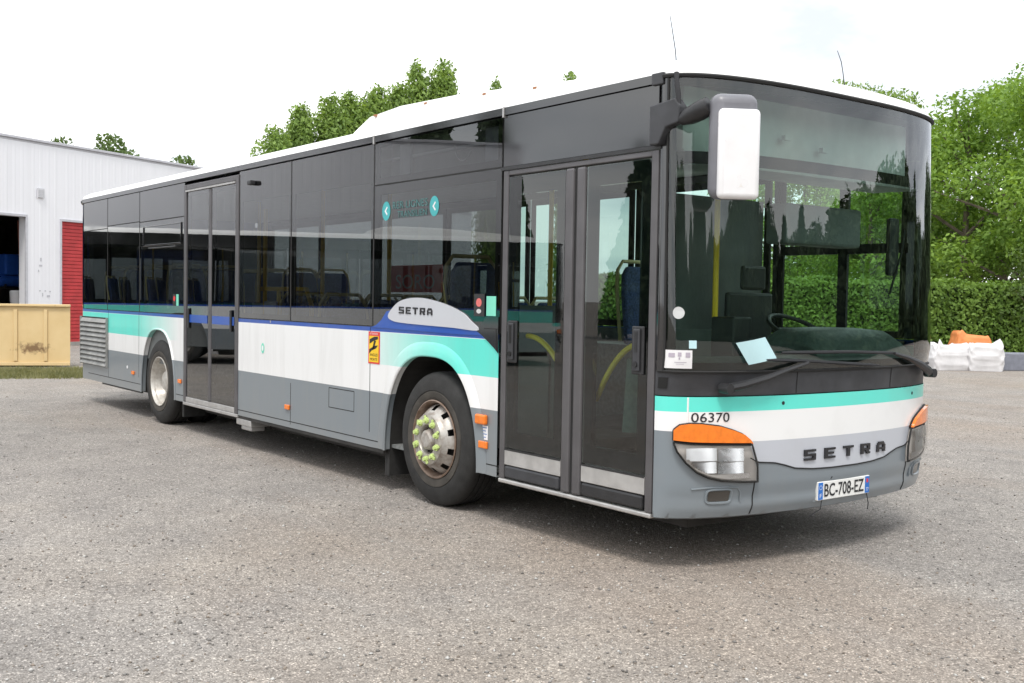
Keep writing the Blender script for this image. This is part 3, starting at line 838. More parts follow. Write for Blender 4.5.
grass()

#BUS#
# ------------------------------------------------------------------ the bus (front at X=0, door side at Y=-1.275)
bus = empty('city_bus', (0,0,0))
tag(bus, 'white, teal and grey city bus with dark glass, doors closed on the gravel yard', 'bus')
S = -1.275; FAR = 1.275; XC = -0.36; XR = -11.82; AF = 0.36; BW = 1.275
DR0, DR1 = -7.70, -6.30       # rear door
DF0, DF1 = -1.83, -0.37       # front door
ZB = 1.302                    # top of the blue line
ZT = 2.77                     # foot of the gutter
def nz(z): return 2.1 + min(max((z-1.05)/0.2, 0), 1)*0.55
def tilt(z):
    if z > 1.2: return -0.03*(z-1.2)
    x = 0.0
    if z < 0.5: x = -0.2*(0.5-z)
    if 0.33 < z < 0.42: x += 0.012*math.sin(PI*(z-0.33)/0.09)
    return x
def FP(t, z):
    s, c = math.sin(t), math.cos(t); n = nz(z)
    return Vector((-AF + AF*abs(c)**(2/n) + tilt(z)*(1 if abs(c) > 0.3 else abs(c)/0.3), BW*math.copysign(abs(s)**(2/n), s), z))
def FS(t, z, off=0.0):
    p = FP(t, z)
    if off:
        a, b = FP(t-0.004, z), FP(t+0.004, z); d = b-a
        nrm = Vector((d.y, -d.x, 0)).normalized(); p = p + nrm*off
    return p
def ty(y, z):
    n = nz(z); return math.asin(math.copysign(min(1, abs(y)/BW)**(n/2), y))
def FY(y, z, off=0.0): return FS(ty(y, z), z, off)
def fstrip(m, t0, t1, lo, hi, off=0.0, nt_=60, rows=8, mi=0):
    """patch of the front surface between z=lo(t) and z=hi(t)"""
    L = lo if callable(lo) else (lambda t: lo); Hh = hi if callable(hi) else (lambda t: hi)
    vs = []
    for j in range(rows+1):
        for i in range(nt_+1):
            t = t0+(t1-t0)*i/nt_; z = L(t)+(Hh(t)-L(t))*j/rows
            vs.append(FS(t, z, off))
    k = nt_+1
    m.add(vs, [(j*k+i, j*k+i+1, (j+1)*k+i+1, (j+1)*k+i) for j in range(rows) for i in range(nt_)], mi)
def tf(pts):
    """polyline [(y, z)] -> z(t)"""
    q = [(ty(y, z), z) for y, z in pts]
    return lerp_fn(q)
def fpoly_cols(m, top, bot, off, rows=5, cols=30, mi=0, depth=0):
    t0 = max(ty(*top[0]), ty(*bot[0])); t1 = min(ty(*top[-1]), ty(*bot[-1]))
    fstrip(m, t0, t1, tf(bot), tf(top), off, cols, rows, mi)

# ---- lower side panels with arches
def arch(x):
    """lower edge of the painted side"""
    for (c, hw, top) in ((-2.72, 0.64, 1.115), (-8.60, 0.58, 1.115)):
        u = abs(x-c)/hw
        if u < 1: return 0.33 + (top-0.33)*(1-u**2.7)**(1/2.1)
    return 0.33
def side_cols(a, b):
    xs = set([a, b])
    k = int((b-a)/0.25)
    for i in range(1, k+1): xs.add(a+(b-a)*i/(k+1))
    for (c, hw, top) in ((-2.72, 0.64, 0), (-8.60, 0.58, 0)):
        for i in range(61):
            w = c + hw*(-math.cos(PI*i/60))*0.99999
            if a < w < b: xs.add(w)
    return sorted(xs)
def side_panel(m, y, a, b, ztop, sgn=1):
    xs = side_cols(a, b)
    for i in range(len(xs)-1):
        x0, x1 = xs[i], xs[i+1]
        z0, z1 = arch(x0+1e-6), arch(x1-1e-6)
        R_ = 4
        vs = []
        for j in range(R_+1):
            vs += [(x0, y, z0+(ztop-z0)*j/R_), (x1, y, z1+(ztop-z1)*j/R_)]
        m.add(vs, [(2*j, 2*j+1, 2*j+3, 2*j+2) for j in range(R_)])
        # folded-in edge
        m.add([(x0,y,z0),(x1,y,z1),(x1,y+0.05*sgn,z1),(x0,y+0.05*sgn,z0)], [(0,1,2,3)])
    # inward turn at the ends
m_ = MB()
side_panel(m_, S, -11.66, DR0-0.04, ZB); side_panel(m_, S, DR1+0.05, DF0-0.03, ZB)
m_.build('side_panel', M_livery, bus, smooth=True, angle=20)
m_ = MB(); side_panel(m_, FAR, -11.66, XC, ZB, -1)
m_.build('side_panel', M_livery, bus, smooth=True, angle=20)
# rear end with rounded corners
m_ = MB()
def rear_loop(z):
    r_ = 0.16; pts = []
    ins = 0.0 if z > 0.5 else (0.5-z)*0.15
    for s0, cy in ((-1, S+r_), (1, FAR-r_)):
        for i in range(7):
            a = PI/2*i/6
            pp_ = (XR+r_-r_*math.sin(a)+ins*(i/6), cy+s0*r_*math.cos(a))
            pts.append(pp_)
        if s0 == -1: keep = pts; pts = []
        else: keep = keep + pts[::-1]
    return keep
zs = [0.35,0.42,0.5,0.775,1.006,1.262,ZB,2.0,ZT]
vs = []
for z in zs: vs += [(x,y,z) for x,y in rear_loop(z)]
k = len(rear_loop(1.0))
fs = [(j*k+i, j*k+i+1, (j+1)*k+i+1, (j+1)*k+i) for j in range(len(zs)-1) for i in range(k-1)]
m_.add(vs, fs)
m_.build('rear_panel', M_livery, bus, smooth=True, angle=40)
m_ = MB(); m_.box(XR-0.012, XR+0.001, -0.95, 0.95, 1.40, 2.45); m_.build('rear_window', M_gloss, bus)
# upper rear corner, near side, is glossy dark: a skin over the corner
m_ = MB()
vs = []
zz2 = [ZB+0.012, 2.0, ZT-0.001]
lp = rear_loop(1.0)
cx = [(-11.66, S-0.004)] + [(x - 0.004*(i/6), y-0.004*(1-i/6)) for i, (x, y) in enumerate(lp[:7])]
for z in zz2: vs += [(x,y,z) for x,y in cx]
k = len(cx)
m_.add(vs, [(j*k+i, j*k+i+1, (j+1)*k+i+1, (j+1)*k+i) for j in range(2) for i in range(k-1)])
m_.build('rear_quarter_panel', M_gloss, bus, smooth=True, angle=40)

# ---- sill, underframe, wheel boxes
m_ = MB()
m_.box(-11.4, -9.3, -1.16, 1.16, 0.38, 0.46); m_.box(-7.9, -3.42, -1.20, 1.20, 0.28, 0.34); m_.box(-2.0, -0.45, -1.15, 1.15, 0.28, 0.34); m_.box(-7.8, -3.6, -1.0, 1.05, 0.20, 0.279); m_.box(-1.9, -0.40, -0.95, 0.95, 0.21, 0.279); m_.box(-11.2,-9.3,-1.0,1.0,0.26,0.379)  # the lowest boxes are added to block light and deepen the shadow underneath
m_.box(-9.3, -7.9, -0.78, 0.78, 0.40, 0.5); m_.box(-3.42, -2.0, -0.72, 0.72, 0.40, 0.5)
for x in (-8.6, -2.65): m_.tube([(x,-0.95,0.48),(x,0.95,0.48)], 0.11, 12)
m_.box(-8.9,-8.3,-0.3,0.3,0.2,0.5)
m_.build('underframe_light_block', M_under, bus)
for (c, hw) in ((-2.72, 0.66), (-8.60, 0.60)):
    for sy, y0, y1 in ((-1, -1.235, -0.74), (1, 1.235, 0.74)):
        m_ = MB(); pts = []
        for i in range(25):
            x = c - hw + 2*hw*i/24; u = min(1, abs(x-c)/hw)
            pts.append((x, 0.33 + (1.14-0.33)*(1-u**2.7)**(1/2.1)))
        vs = [(x,y0,z) for x,z in pts] + [(x,y1,z) for x,z in pts]
        m_.add(vs, [(i,i+1,26+i,25+i) for i in range(24)])
        m_.add([(x,y1,z) for x,z in pts], [tuple(range(25))])
        m_.build('wheel_housing', M_under, bus)
# raised lip round the near arches
for (c, hw, top, nm) in ((-2.72, 0.64, 1.115, 0), (-8.60, 0.58, 1.115, 1)):
    m_ = MB(); pts = []
    for i in range(61):
        x = c - hw*math.cos(PI*i/60); u = min(1, abs(x-c)/hw)
        pts.append(Vector((x, S, 0.33+(top-0.33)*max(0, 1-u**2.7)**(1/2.1))))
    m_.tube([(p_.x, S-0.002, p_.z) for p_ in pts], 0.012, 6, 0)
    m_.build('arch_lip', M_livery, bus, smooth=True, angle=80)
if True:
    m_ = MB(); c, hw, top = -2.72, 0.64, 1.115   # pressed flare round the front arch
    ring = []
    for i in range(61):
        x = c - hw*math.cos(PI*i/60); u = min(1, abs(x-c)/hw); z = 0.33+(top-0.33)*max(0,1-u**2.7)**(1/2.1)
        d = Vector((x-c, 0, z-0.62)); d.normalize()
        if z < 0.62: d = Vector((math.copysign(1, x-c), 0, 0))
        ring.append((Vector((x, S-0.014, z)), Vector((x,S,z))+d*0.075+Vector((0,-0.010,0)), Vector((x,S,z))+d*0.10+Vector((0,-0.001,0))))
    vs = [q for r_ in ring for q in r_]
    vs = [(v_[0], v_[1], max(v_[2], 0.335)) for v_ in vs]
    lim = [i for i in range(60) if ring[i][2].x < DF0-0.04 or True]
    m_.add(vs, [(3*i+j, 3*i+3+j, 3*i+4+j, 3*i+1+j) for i in range(60) for j in range(2)])
    m_.build('arch_flare', M_livery, bus, smooth=True, angle=50)
# aluminium sill strips under the skirt
m_ = MB()
m_.box(DR1+0.05, -3.38, S+0.004, S+0.03, 0.30, 0.345)
m_.build('skirt_rail', M_under, bus)
m_ = MB(); m_.box(-9.18-1.6, -9.2, S+0.004, S+0.03, 0.31, 0.345)
m_.build('skirt_rail', M_under, bus)
m_ = MB(); m_.box(-6.30, -5.95, -1.27, -1.05, 0.235, 0.30); m_.box(-6.22, -5.98, -1.25, -1.10, 0.19, 0.236); m_.build('jacking_bracket', M_alu, bus, bevel=0.01)
m_ = MB(); m_.box(-3.44, -3.37, -1.22, -0.98, 0.12, 0.46); m_.build('mud_flap', M_tyre, bus)
m_ = MB(); m_.box(-8.0,-7.94,-1.2,-0.95,0.14,0.45); m_.build('mud_flap', M_tyre, bus)

# ---- roof
m_ = MB()
prof = [(S, ZT+0.045), (S+0.03, ZT+0.10), (S+0.12, ZT+0.145), (S+0.35, ZT+0.175), (-0.4, ZT+0.19), (0.4, ZT+0.19), (FAR-0.35, ZT+0.175), (FAR-0.12, ZT+0.145), (FAR-0.03, ZT+0.10), (FAR, ZT+0.045)]
xs = [XR+0.02, XR+0.1, -10, -8, -6, -4, -2, XC-0.02]
vs = []
for i, x in enumerate(xs):
    for (y, z) in prof:
        vs.append((x, y*(1 if i > 0 else 0.95), z - (0.06 if i == 0 and abs(y) < 1.2 else 0)))
k = len(prof)
m_.add(vs, [(i*k+j, i*k+j+1, (i+1)*k+j+1, (i+1)*k+j) for i in range(len(xs)-1) for j in range(k-1)])
m_.add([(XR+0.02, y*0.95, z-(0.06 if abs(y) < 1.2 else 0)) for y, z in prof] , [tuple(range(k))])
# front brow: rings follow the windscreen head and sweep up to the roof
rows = []
nT = 48
def brow(f, t):
    p = FS(t, ZT+0.045, 0.012)
    # f=0 windscreen head, f=1 roof line at XC-0.02
    s = math.sin(t)
    tgt_y = max(-1.275, min(1.275, p.y))
    zroof = float(np.interp(tgt_y, [q[0] for q in prof], [q[1] for q in prof]))
    x = p.x*(1-f) + (XC-0.02)*f
    zz_ = (ZT+0.03) + (zroof-(ZT+0.03))*math.sin(f*PI/2)**0.65
    return (min(x, p.x), tgt_y, zz_)
fr_ = [0,0.06,0.15,0.3,0.5,0.75,1]
vs = [brow(f, -PI/2+PI*i/nT) for f in fr_ for i in range(nT+1)]
k = nT+1
m_.add(vs, [(j*k+i, j*k+i+1, (j+1)*k+i+1, (j+1)*k+i) for j in range(len(fr_)-1) for i in range(nT)])
roof = m_.build('roof', M_roof, bus, smooth=True, angle=60)
m_ = MB()
px_ = [(-4.70, 2.95, 0.86), (-4.55, 3.03, 0.90), (-4.22, 3.12, 0.93), (-3.8, 3.135, 0.95), (-2.9, 3.11, 0.95), (-1.6, 3.02, 0.95), (-0.9, 2.965, 0.95), (-0.6, 2.94, 0.9)]
vs = []
for x, z, hw in px_:
    vs += [(x,-hw-0.06,2.90),(x,-hw-0.02,z-0.03),(x,-hw+0.05,z),(x,0,z+0.02),(x,hw-0.05,z),(x,hw+0.02,z-0.03),(x,hw+0.06,2.90)]
m_.add(vs, [(i*7+j, i*7+j+1, (i+1)*7+j+1, (i+1)*7+j) for i in range(len(px_)-1) for j in range(6)])
m_.add(vs[:7], [tuple(range(7))])
pod = m_.build('roof_pod', M_roof, bus, smooth=True, angle=60)
M_clip = simple('rusty_clip', (0.35,0.16,0.08), 0.7)
for x in (-4.1, -3.3, -2.5, -1.9):
    zc_ = float(np.interp(x,[q[0] for q in px_],[q[1] for q in px_]))
    m_ = MB(); m_.box(x-0.02, x+0.02, -0.975, -0.955, zc_-0.045, zc_-0.03); m_.build('pod_clip', M_clip, pod)
# gutter rail round the top of the side
m_ = MB()
m_.add([(XR+0.12,S-0.012,ZT),(XC,S-0.012,ZT),(XC,S-0.012,ZT+0.05),(XR+0.12,S-0.012,ZT+0.05),(XR+0.12,S+0.05,ZT-0.004),(XC,S+0.05,ZT-0.004),(XC,S+0.04,ZT+0.055),(XR+0.12,S+0.04,ZT+0.055)],
       [(0,1,2,3),(0,4,5,1),(3,2,6,7),(1,5,6,2),(0,3,7,4)])
m_.tube([(XR+0.12,S-0.006,ZT+0.02),(XR+0.05,S+0.03,ZT),(XR-0.004,S+0.13,ZT-0.10),(XR-0.006,S+0.15,ZT-0.5)], 0.022, 6)
m_.box(XR+0.15, XC, FAR-0.02, FAR+0.012, ZT, ZT+0.05)
m_.build('gutter_rail', M_gloss, bus, smooth=True)
for x in (-1.83, -3.56):
    m_ = MB(); m_.box(x-0.008, x+0.008, S-0.018, S+0.0, ZT-0.015, ZT+0.054); m_.build('rail_joint', M_alu, bus)
m_ = MB(); m_.box(-0.43, -0.34, S-0.016, S+0.04, ZT-0.01, ZT+0.058); m_.build('rail_end', M_cowl, bus, bevel=0.006)

# ---- near side glazing
def pane(name, x0, x1, z0, z1, mat, border=0.05, y=S, sgn=-1, frit=True, btop=None, bbot=None):
    """glass pane with an opaque black border behind its edge"""
    m = MB(); m.add([(x0,y,z0),(x1,y,z0),(x1,y,z1),(x0,y,z1)], [(0,1,2,3)])
    o = m.build(name, mat, bus, recalc=False)
    if frit:
        bt = btop if btop is not None else border; bb = bbot if bbot is not None else border
        yi = y - sgn*0.006
        m = MB()
        m.box(x0, x1, min(yi, yi-sgn*0.02), max(yi, yi-sgn*0.02), z0, z0+bb); m.box(x0, x1, min(yi, yi-sgn*0.02), max(yi, yi-sgn*0.02), z1-bt, z1)
        m.box(x0, x0+border, min(yi, yi-sgn*0.02), max(yi, yi-sgn*0.02), z0+bb, z1-bt); m.box(x1-border, x1, min(yi, yi-sgn*0.02), max(yi, yi-sgn*0.02), z0+bb, z1-bt)
        m.build('glass_frit', M_dark, o)
    return o
G = 0.006
gl = ZB + 0.006
pane('window', -11.64, -10.55, gl, 2.37, M_gside, 0.06)
pane('window', -10.54, -9.27, gl, 2.40, M_gside, 0.05)
w3 = pane('window', -9.26, DR0-0.05, gl, 2.39, M_gside, 0.06)
# top-hung vent in that window
m_ = MB()
a, b, z0, z1 = -9.12, -7.84, 2.10, 2.33
for (x0,x1,q0,q1) in ((a,b,z0-0.006,z0+0.010),(a,b,z1-0.006,z1+0.006),(a,a+0.014,z0+0.010,z1-0.006),(b-0.014,b,z0+0.010,z1-0.006)): m_.box(x0,x1,S-0.012,S-0.002,q0,q1)
m_.build('vent_frame', M_gloss, w3, bevel=0.003)
m_ = MB(); m_.tube([(-8.9,S-0.012,2.07),(-8.0,S-0.012,2.07)],0.008,6); m_.build('vent_handle', M_black, w3)
w4 = pane('window', DR1+0.06, -5.07, gl, ZT-0.012, M_gside, 0.05, btop=0.30)
w5 = pane('window', -5.06, -3.57, gl, ZT-0.012, M_gside, 0.05, btop=0.30)
w6 = pane('window', -3.56, DF0-0.025, gl, 2.42, M_gside, 0.07, bbot=0.09)
# black rear-lower part of the pane
def flat(name, x0, x1, z0, z1, mat, y=S, th=0.03):
    m = MB(); m.box(x0, x1, y, y+th, z0, z1); return m.build(name, mat, bus, bevel=0.003)
flat('cant_panel', -11.64, -10.55, 2.378, ZT-0.004, M_gloss); flat('cant_panel', -10.54, -9.27, 2.408, ZT-0.004, M_gloss); flat('cant_panel', -9.26, DR0-0.05, 2.398, ZT-0.004, M_gloss)
dd = pane('destination_window', -3.56, DF0-0.025, 2.432, ZT-0.012, M_gside, 0.05, btop=0.03, bbot=0.05)
m_ = MB(); m_.box(-3.46, -1.9, S+0.10, S+0.16, 2.44, ZT-0.02); m_.build('display_box', M_intdark, dd)
for x in (-3.20, -2.06):
    m_ = MB(); m_.box(x-0.075, x+0.075, S+0.06, S+0.08, 2.485, 2.725); m_.build('display_bracket', M_coping, dd)
m_ = MB()
m_.tube([(-2.42+0.11*math.cos(a), S+0.07, 2.66+0.13*math.sin(a)) for a in [PI*(1.02+0.8*i/10) for i in range(11)]], 0.006, 5)
m_.build('display_cable', M_int, dd, smooth=True)
flat('cant_panel', DF0-0.01, XC-0.02, 2.425, ZT-0.004, M_gloss)
# seams (thin rubber) between panes
m_ = MB()
for x in (-10.545, -9.265, -5.065, -3.565): m_.box(x-0.009, x+0.009, S-0.001, S+0.02, gl, ZT)
for (x0,x1,z) in ((-11.64,-10.55,2.374),(-10.54,-9.27,2.404),(-9.26,DR0-0.05,2.394),(-3.56,DF0-0.03,2.426)): m_.box(x0,x1,S-0.001,S+0.02,z-0.005,z+0.005)
m_.box(-11.5, DR0-0.05, S-0.0015, S+0.02, ZB-0.001, ZB+0.008); m_.box(DR1+0.06, DF0-0.03, S-0.0015, S+0.02, ZB-0.001, ZB+0.008)
m_.build('window_seal', M_seam, bus)
# vertical shut lines in the lower panels
m_ = MB()
for x, z0, z1 in ((-10.50,0.42,ZB-0.004),(-9.28,0.5,ZB-0.004),(-3.60,0.45,ZB-0.004),(-5.05,0.36,0.74)): m_.box(x-0.004, x+0.004, S-0.0008, S+0.01, z0, z1)
for (x0,x1,z) in ((-2.07,DF0-0.03,0.405),(-11.4,-9.2,0.42),(-8.0,DR0-0.05,0.40),(DR1+0.05,-3.40,0.385)): m_.box(x0,x1,S-0.0008,S+0.01,z-0.004,z+0.004)
# fuel flap outline
for (x0,x1,z0,z1) in ((-4.30,-3.86,0.585,0.592),(-4.30,-3.86,0.752,0.759),(-4.305,-4.298,0.585,0.759),(-3.862,-3.855,0.585,0.759)): m_.box(x0,x1,S-0.0008,S+0.01,z0,z1)
m_.build('panel_gap', M_seam, bus)

# ---- silver name shield over the front wheel, blue line rising round it, dark swoosh
def curve(pts, n=8):
    """Catmull-Rom through closed points"""
    o = []; k = len(pts)
    for i in range(k):
        p0_,p1_,p2_,p3_ = [Vector(pts[(i+d)%k]) for d in (-1,0,1,2)]
        for j in range(n):
            t = j/n
            o.append(0.5*((2*p1_)+(-p0_+p2_)*t+(2*p0_-5*p1_+4*p2_-p3_)*t*t+(-p0_+3*p1_-3*p2_+p3_)*t**3))
    return o
sh_pts = [(-3.31,1.392),(-3.24,1.46),(-3.10,1.52),(-2.85,1.54),(-2.55,1.505),(-2.30,1.445),(-2.19,1.39),(-2.09,1.322),(-2.40,1.330),(-2.8,1.338),(-3.08,1.345),(-3.24,1.358)]
m_ = MB(); m_.prism([(p_.x, S-0.012, p_.y) for p_ in curve([Vector((a,b)) for a,b in sh_pts])], (0,0.010,0)); m_.build('name_shield', paint('shield_pale_silver', (0.55,0.56,0.60)), bus)
bl_pts = [(-3.58,1.298),(-3.50,1.318),(-3.42,1.36),(-3.34,1.43),(-3.27,1.44),(-3.10,1.40),(-2.1,1.335),(-2.04,1.29),(-2.3,1.285),(-3.0,1.292)]
m_ = MB(); m_.prism([(a, S-0.006, b) for a,b in bl_pts], (0,0.005,0)); m_.build('blue_stripe', M_blue, bus)
sw = [(-2.115,1.318),(-2.04,1.285),(-1.97,1.245),(-1.90,1.205),(DF0-0.03,1.175),(DF0-0.03,1.42),(-2.0,1.42)]
m_ = MB(); m_.prism([(a, S-0.007, b) for a,b in sw], (0,0.0055,0)); m_.build('corner_panel', M_gloss, bus)
m_ = MB()
for (x0,x1,z0,z1) in ((-2.02,DF0-0.03,1.335,1.341),(-1.885,-1.879,1.20,1.335)): m_.box(x0,x1,S-0.009,S-0.0068,z0,z1)
m_.build('panel_gap', M_seam, bus)
# blocky lettering built from bars
GLY = {'S': [(0,0,1,.2),(0,.8,1,1),(0,.4,1,.6),(0,.6,.25,.8),(.75,.2,1,.4)], 'E': [(0,0,1,.2),(0,.8,1,1),(0,.4,.85,.6),(0,.2,.27,.4),(0,.6,.27,.8)],
       'T': [(0,.78,1,1),(.36,0,.64,.78)], 'R': [(0,0,.27,1),(.27,.8,1,1),(.73,.55,1,.8),(.27,.36,1,.55),(.62,0,1,.2),(.5,.2,.85,.36)], 'A': [(0,0,.25,.7),(.75,0,1,.7),(.1,.7,.9,.86),(.2,.86,.8,1),(.25,.26,.75,.44)]}
def block_word(word, w, h, pitch):
    q = []
    for i, ch in enumerate(word):
        for (x0,z0,x1,z1) in GLY[ch]: q.append((i*pitch+x0*w, z0*h, i*pitch+x1*w, z1*h))
    return q, (len(word)-1)*pitch+w
q, L_ = block_word('SETRA', 0.072, 0.052, 0.10)
m_ = MB()
for (x0,z0,x1,z1) in q:
    sl = lambda x, z: (-3.14+x, S-0.0165, 1.418+z-0.012*x)
    pts = [sl(x0,z0), sl(x1,z0), sl(x1,z1), sl(x0,z1)]
    m_.prism(pts, (0,0.005,0))
m_.build('lettering', M_ink, bus)

# ---- stickers on the side
def text_geo(s, width, height, bold=0.0):
    c = bpy.data.curves.new('t', 'FONT'); c.body = s; c.fill_mode = 'FRONT'; c.resolution_u = 3; c.offset = bold
    o = bpy.data.objects.new('t', c); C.objects.link(o)
    dg = bpy.context.evaluated_depsgraph_get(); me = bpy.data.meshes.new_from_object(o.evaluated_get(dg))
    V = np.array([v_.co[:2] for v_ in me.vertices]); F = [tuple(p_.vertices) for p_ in me.polygons]
    bpy.data.objects.remove(o); bpy.data.curves.remove(c); bpy.data.meshes.remove(me)
    V = V - V.min(0); sp_ = V.max(0); V = V/sp_*np.array([width, height])
    return V, F
def side_rect(m, x0, x1, z0, z1, off, mi=0): m.box(x0, x1, S-off-0.0012, S-off, z0, z1, mi)
wsn = MB(); side_rect(wsn, -3.625, -3.445, 1.005, 1.262, 0.002); o = wsn.build('warning_sticker', M_stkred, bus)
m_ = MB(); side_rect(m_, -3.61, -3.46, 1.018, 1.228, 0.0036); m_.build('sticker_field', M_stkyel, o)
m_ = MB()
for pts in ([(-3.60,1.165),(-3.55,1.185),(-3.47,1.205),(-3.47,1.225),(-3.53,1.222),(-3.60,1.20)], [(-3.605,1.085),(-3.57,1.11),(-3.50,1.13),(-3.47,1.155),(-3.52,1.15),(-3.605,1.12)], [(-3.56,1.12),(-3.53,1.13),(-3.50,1.19),(-3.53,1.19)]):
    m_.prism([(a, S-0.0063, b) for a,b in pts], (0,0.001,0))
m_.build('vehicle_symbol', M_ink, o)
V, F = text_geo('ANGLES', 0.12, 0.022); m_ = MB(); m_.add([(-3.595+a, S-0.0062, 1.066+b) for a,b in V], F)
V, F = text_geo('MORTS', 0.11, 0.022); m_.add([(-3.59+a, S-0.0062, 1.030+b) for a,b in V], F)
V, F = text_geo('ATTENTION', 0.13, 0.018); m_.build('sticker_text', M_ink, o, recalc=False)
m_ = MB(); m_.add([(-3.60+a, S-0.0062, 1.236+b) for a,b in V], F); m_.build('sticker_text', M_paper, o, recalc=False)
m_ = MB(); side_rect(m_, -2.005, -1.895, 1.425, 1.56, 0.002); m_.build('mint_sticker', M_stkteal, bus)
m_ = MB(); side_rect(m_, -2.145, -2.02, 1.42, 1.575, 0.008); o = m_.build('door_button_plate', M_black, bus, bevel=0.0)
m_ = MB(); m_.prism([(-2.085+0.033*math.cos(a), S-0.0105, 1.515+0.03*math.sin(a)) for a in [2*PI*i/16 for i in range(16)]], (0,0.001,0)); m_.build('red_symbol', simple('symbol_pink', (0.7,0.16,0.15), 0.5), o)
m_ = MB(); m_.prism([(-2.085+0.028*math.cos(a), S-0.0105, 1.455+0.016*math.sin(a)) for a in [2*PI*i/16 for i in range(16)]], (0,0.001,0)); m_.build('symbol', M_int, o)
m_ = MB(); side_rect(m_, -7.99, -7.92, 1.40, 1.53, 0.003); o = m_.build('mint_sticker', M_stkteal, bus)
m_ = MB(); side_rect(m_, -8.10, -8.005, 1.40, 1.53, 0.003); o = m_.build('door_button_plate', M_black, bus)
m_ = MB(); m_.prism([(-8.05+0.03*math.cos(a), S-0.0055, 1.48+0.03*math.sin(a)) for a in [2*PI*i/14 for i in range(14)]], (0,0.001,0)); m_.build('red_symbol', M_stkred, o)
m_ = MB(); m_.prism([(-5.66+0.035*math.cos(a), S-0.003, 1.03+0.05*math.sin(a)) for a in [2*PI*i/20 for i in range(20)]], (0,0.001,0)); m_.build('round_badge', M_stkteal, bus)
m_ = MB(); m_.prism([(-5.66+0.018*math.cos(a), S-0.0045, 1.03+0.026*math.sin(a)) for a in [2*PI*i/14 for i in range(14)]], (0,0.001,0)); m_.build('round_badge', M_paper, bus)
# window transfer: two discs with chevrons and two lines of thin lettering
m_ = MB()
for (x, z) in ((-3.385, 2.215), (-2.665, 2.235)):
    pass
for x in (-3.37, -2.68):
    m_ = MB(); m_.prism([(x+0.062*math.cos(a), S-0.003, 2.215+0.075*math.sin(a)) for a in [2*PI*i/24 for i in range(24)]], (0,0.001,0)); o = m_.build('arrow_disc', M_stkcyan, bus)
    m_ = MB(); m_.prism([(x+0.012,S-0.0045,2.25),(x-0.022,S-0.0045,2.215),(x+0.012,S-0.0045,2.18),(x+0.022,S-0.0045,2.19),(x-0.002,S-0.0045,2.215),(x+0.022,S-0.0045,2.24)], (0,0.001,0)); m_.build('chevron', M_paper, o)
m_ = MB()
V, F = text_geo('RER LIGNES', 0.50, 0.055); m_.add([(-3.27+a, S-0.003, 2.225+b) for a,b in V], F)
V, F = text_geo('TRANSILIEN', 0.42, 0.05); m_.add([(-3.20+a, S-0.003, 2.155+b) for a,b in V], F)
m_.build('transfer_lettering', simple('teal_thin_lettering', (0.07,0.20,0.20), 0.5), bus, recalc=False)
# side lamps
def marker(x, z, w=0.09, h=0.045):
    m = MB(); m.box(x-w/2, x+w/2, S-0.018, S-0.001, z-h/2, z+h/2); return m.build('side_marker_lamp', M_amber, bus, bevel=0.006)
for x, z in ((-5.10, 0.515), (-7.86, 0.555), (-9.48, 0.545)): marker(x, z)
m_ = MB(); m_.box(-2.085, -1.965, S-0.035, S-0.001, 0.675, 0.745); m_.build('side_indicator', M_amber, bus, bevel=0.012)
marker(-2.01, 0.535, 0.10, 0.05)
m_ = MB(); side_rect(m_, -2.05, -1.965, 0.57, 0.668, 0.002); o = m_.build('tyre_pressure_label', M_paper, bus)
m_ = MB()
for i in range(4): side_rect(m_, -2.04, -1.985+0.01*(i%2), 0.585+i*0.022, 0.591+i*0.022, 0.0035)
m_.build('label_lines', simple('label_blue_ink', (0.15,0.25,0.5),0.6), o)
m_ = MB(); m_.prism([(-9.72+0.02*math.cos(a), S-0.003, 0.60+0.02*math.sin(a)) for a in [2*PI*i/12 for i in range(12)]], (0,0.002,0)); m_.build('filler_cap', M_paper, bus)
# louvred engine grille
m_ = MB(); m_.box(-11.70, -10.53, S-0.003, S-0.001, 0.54, 1.20); o = m_.build('engine_grille', M_dark, bus)
m_ = MB()
for i in range(10):
    z = 0.56+i*0.064
    m_.add([(-11.70,S-0.006,z+0.046),(-10.535,S-0.006,z+0.046),(-10.535,S-0.034,z),(-11.70,S-0.034,z),(-10.535,S-0.034,z-0.008),(-11.70,S-0.034,z-0.008)], [(0,1,2,3),(3,2,4,5)])
m_.box(-11.72,-11.70,S-0.030,S-0.002,0.54,1.20); m_.box(-10.535,-10.52,S-0.030,S-0.002,0.54,1.20)
m_.build('louvres', simple('louvre_metal', (0.30,0.30,0.29), 0.5, 0.3, var=0.25, scale=6), o)
# small camera over the rear door window
m_ = MB(); m_.box(-5.93, -5.85, S-0.06, S-0.002, 2.60, 2.645); m_.build('door_camera', M_black, bus, bevel=0.01)
# key hole dots
m_ = MB()
for x in (-5.5,): m_.box(x, x+0.02, S-0.003, S-0.001, 1.28, 1.30)
m_.build('lock', M_alu, bus)

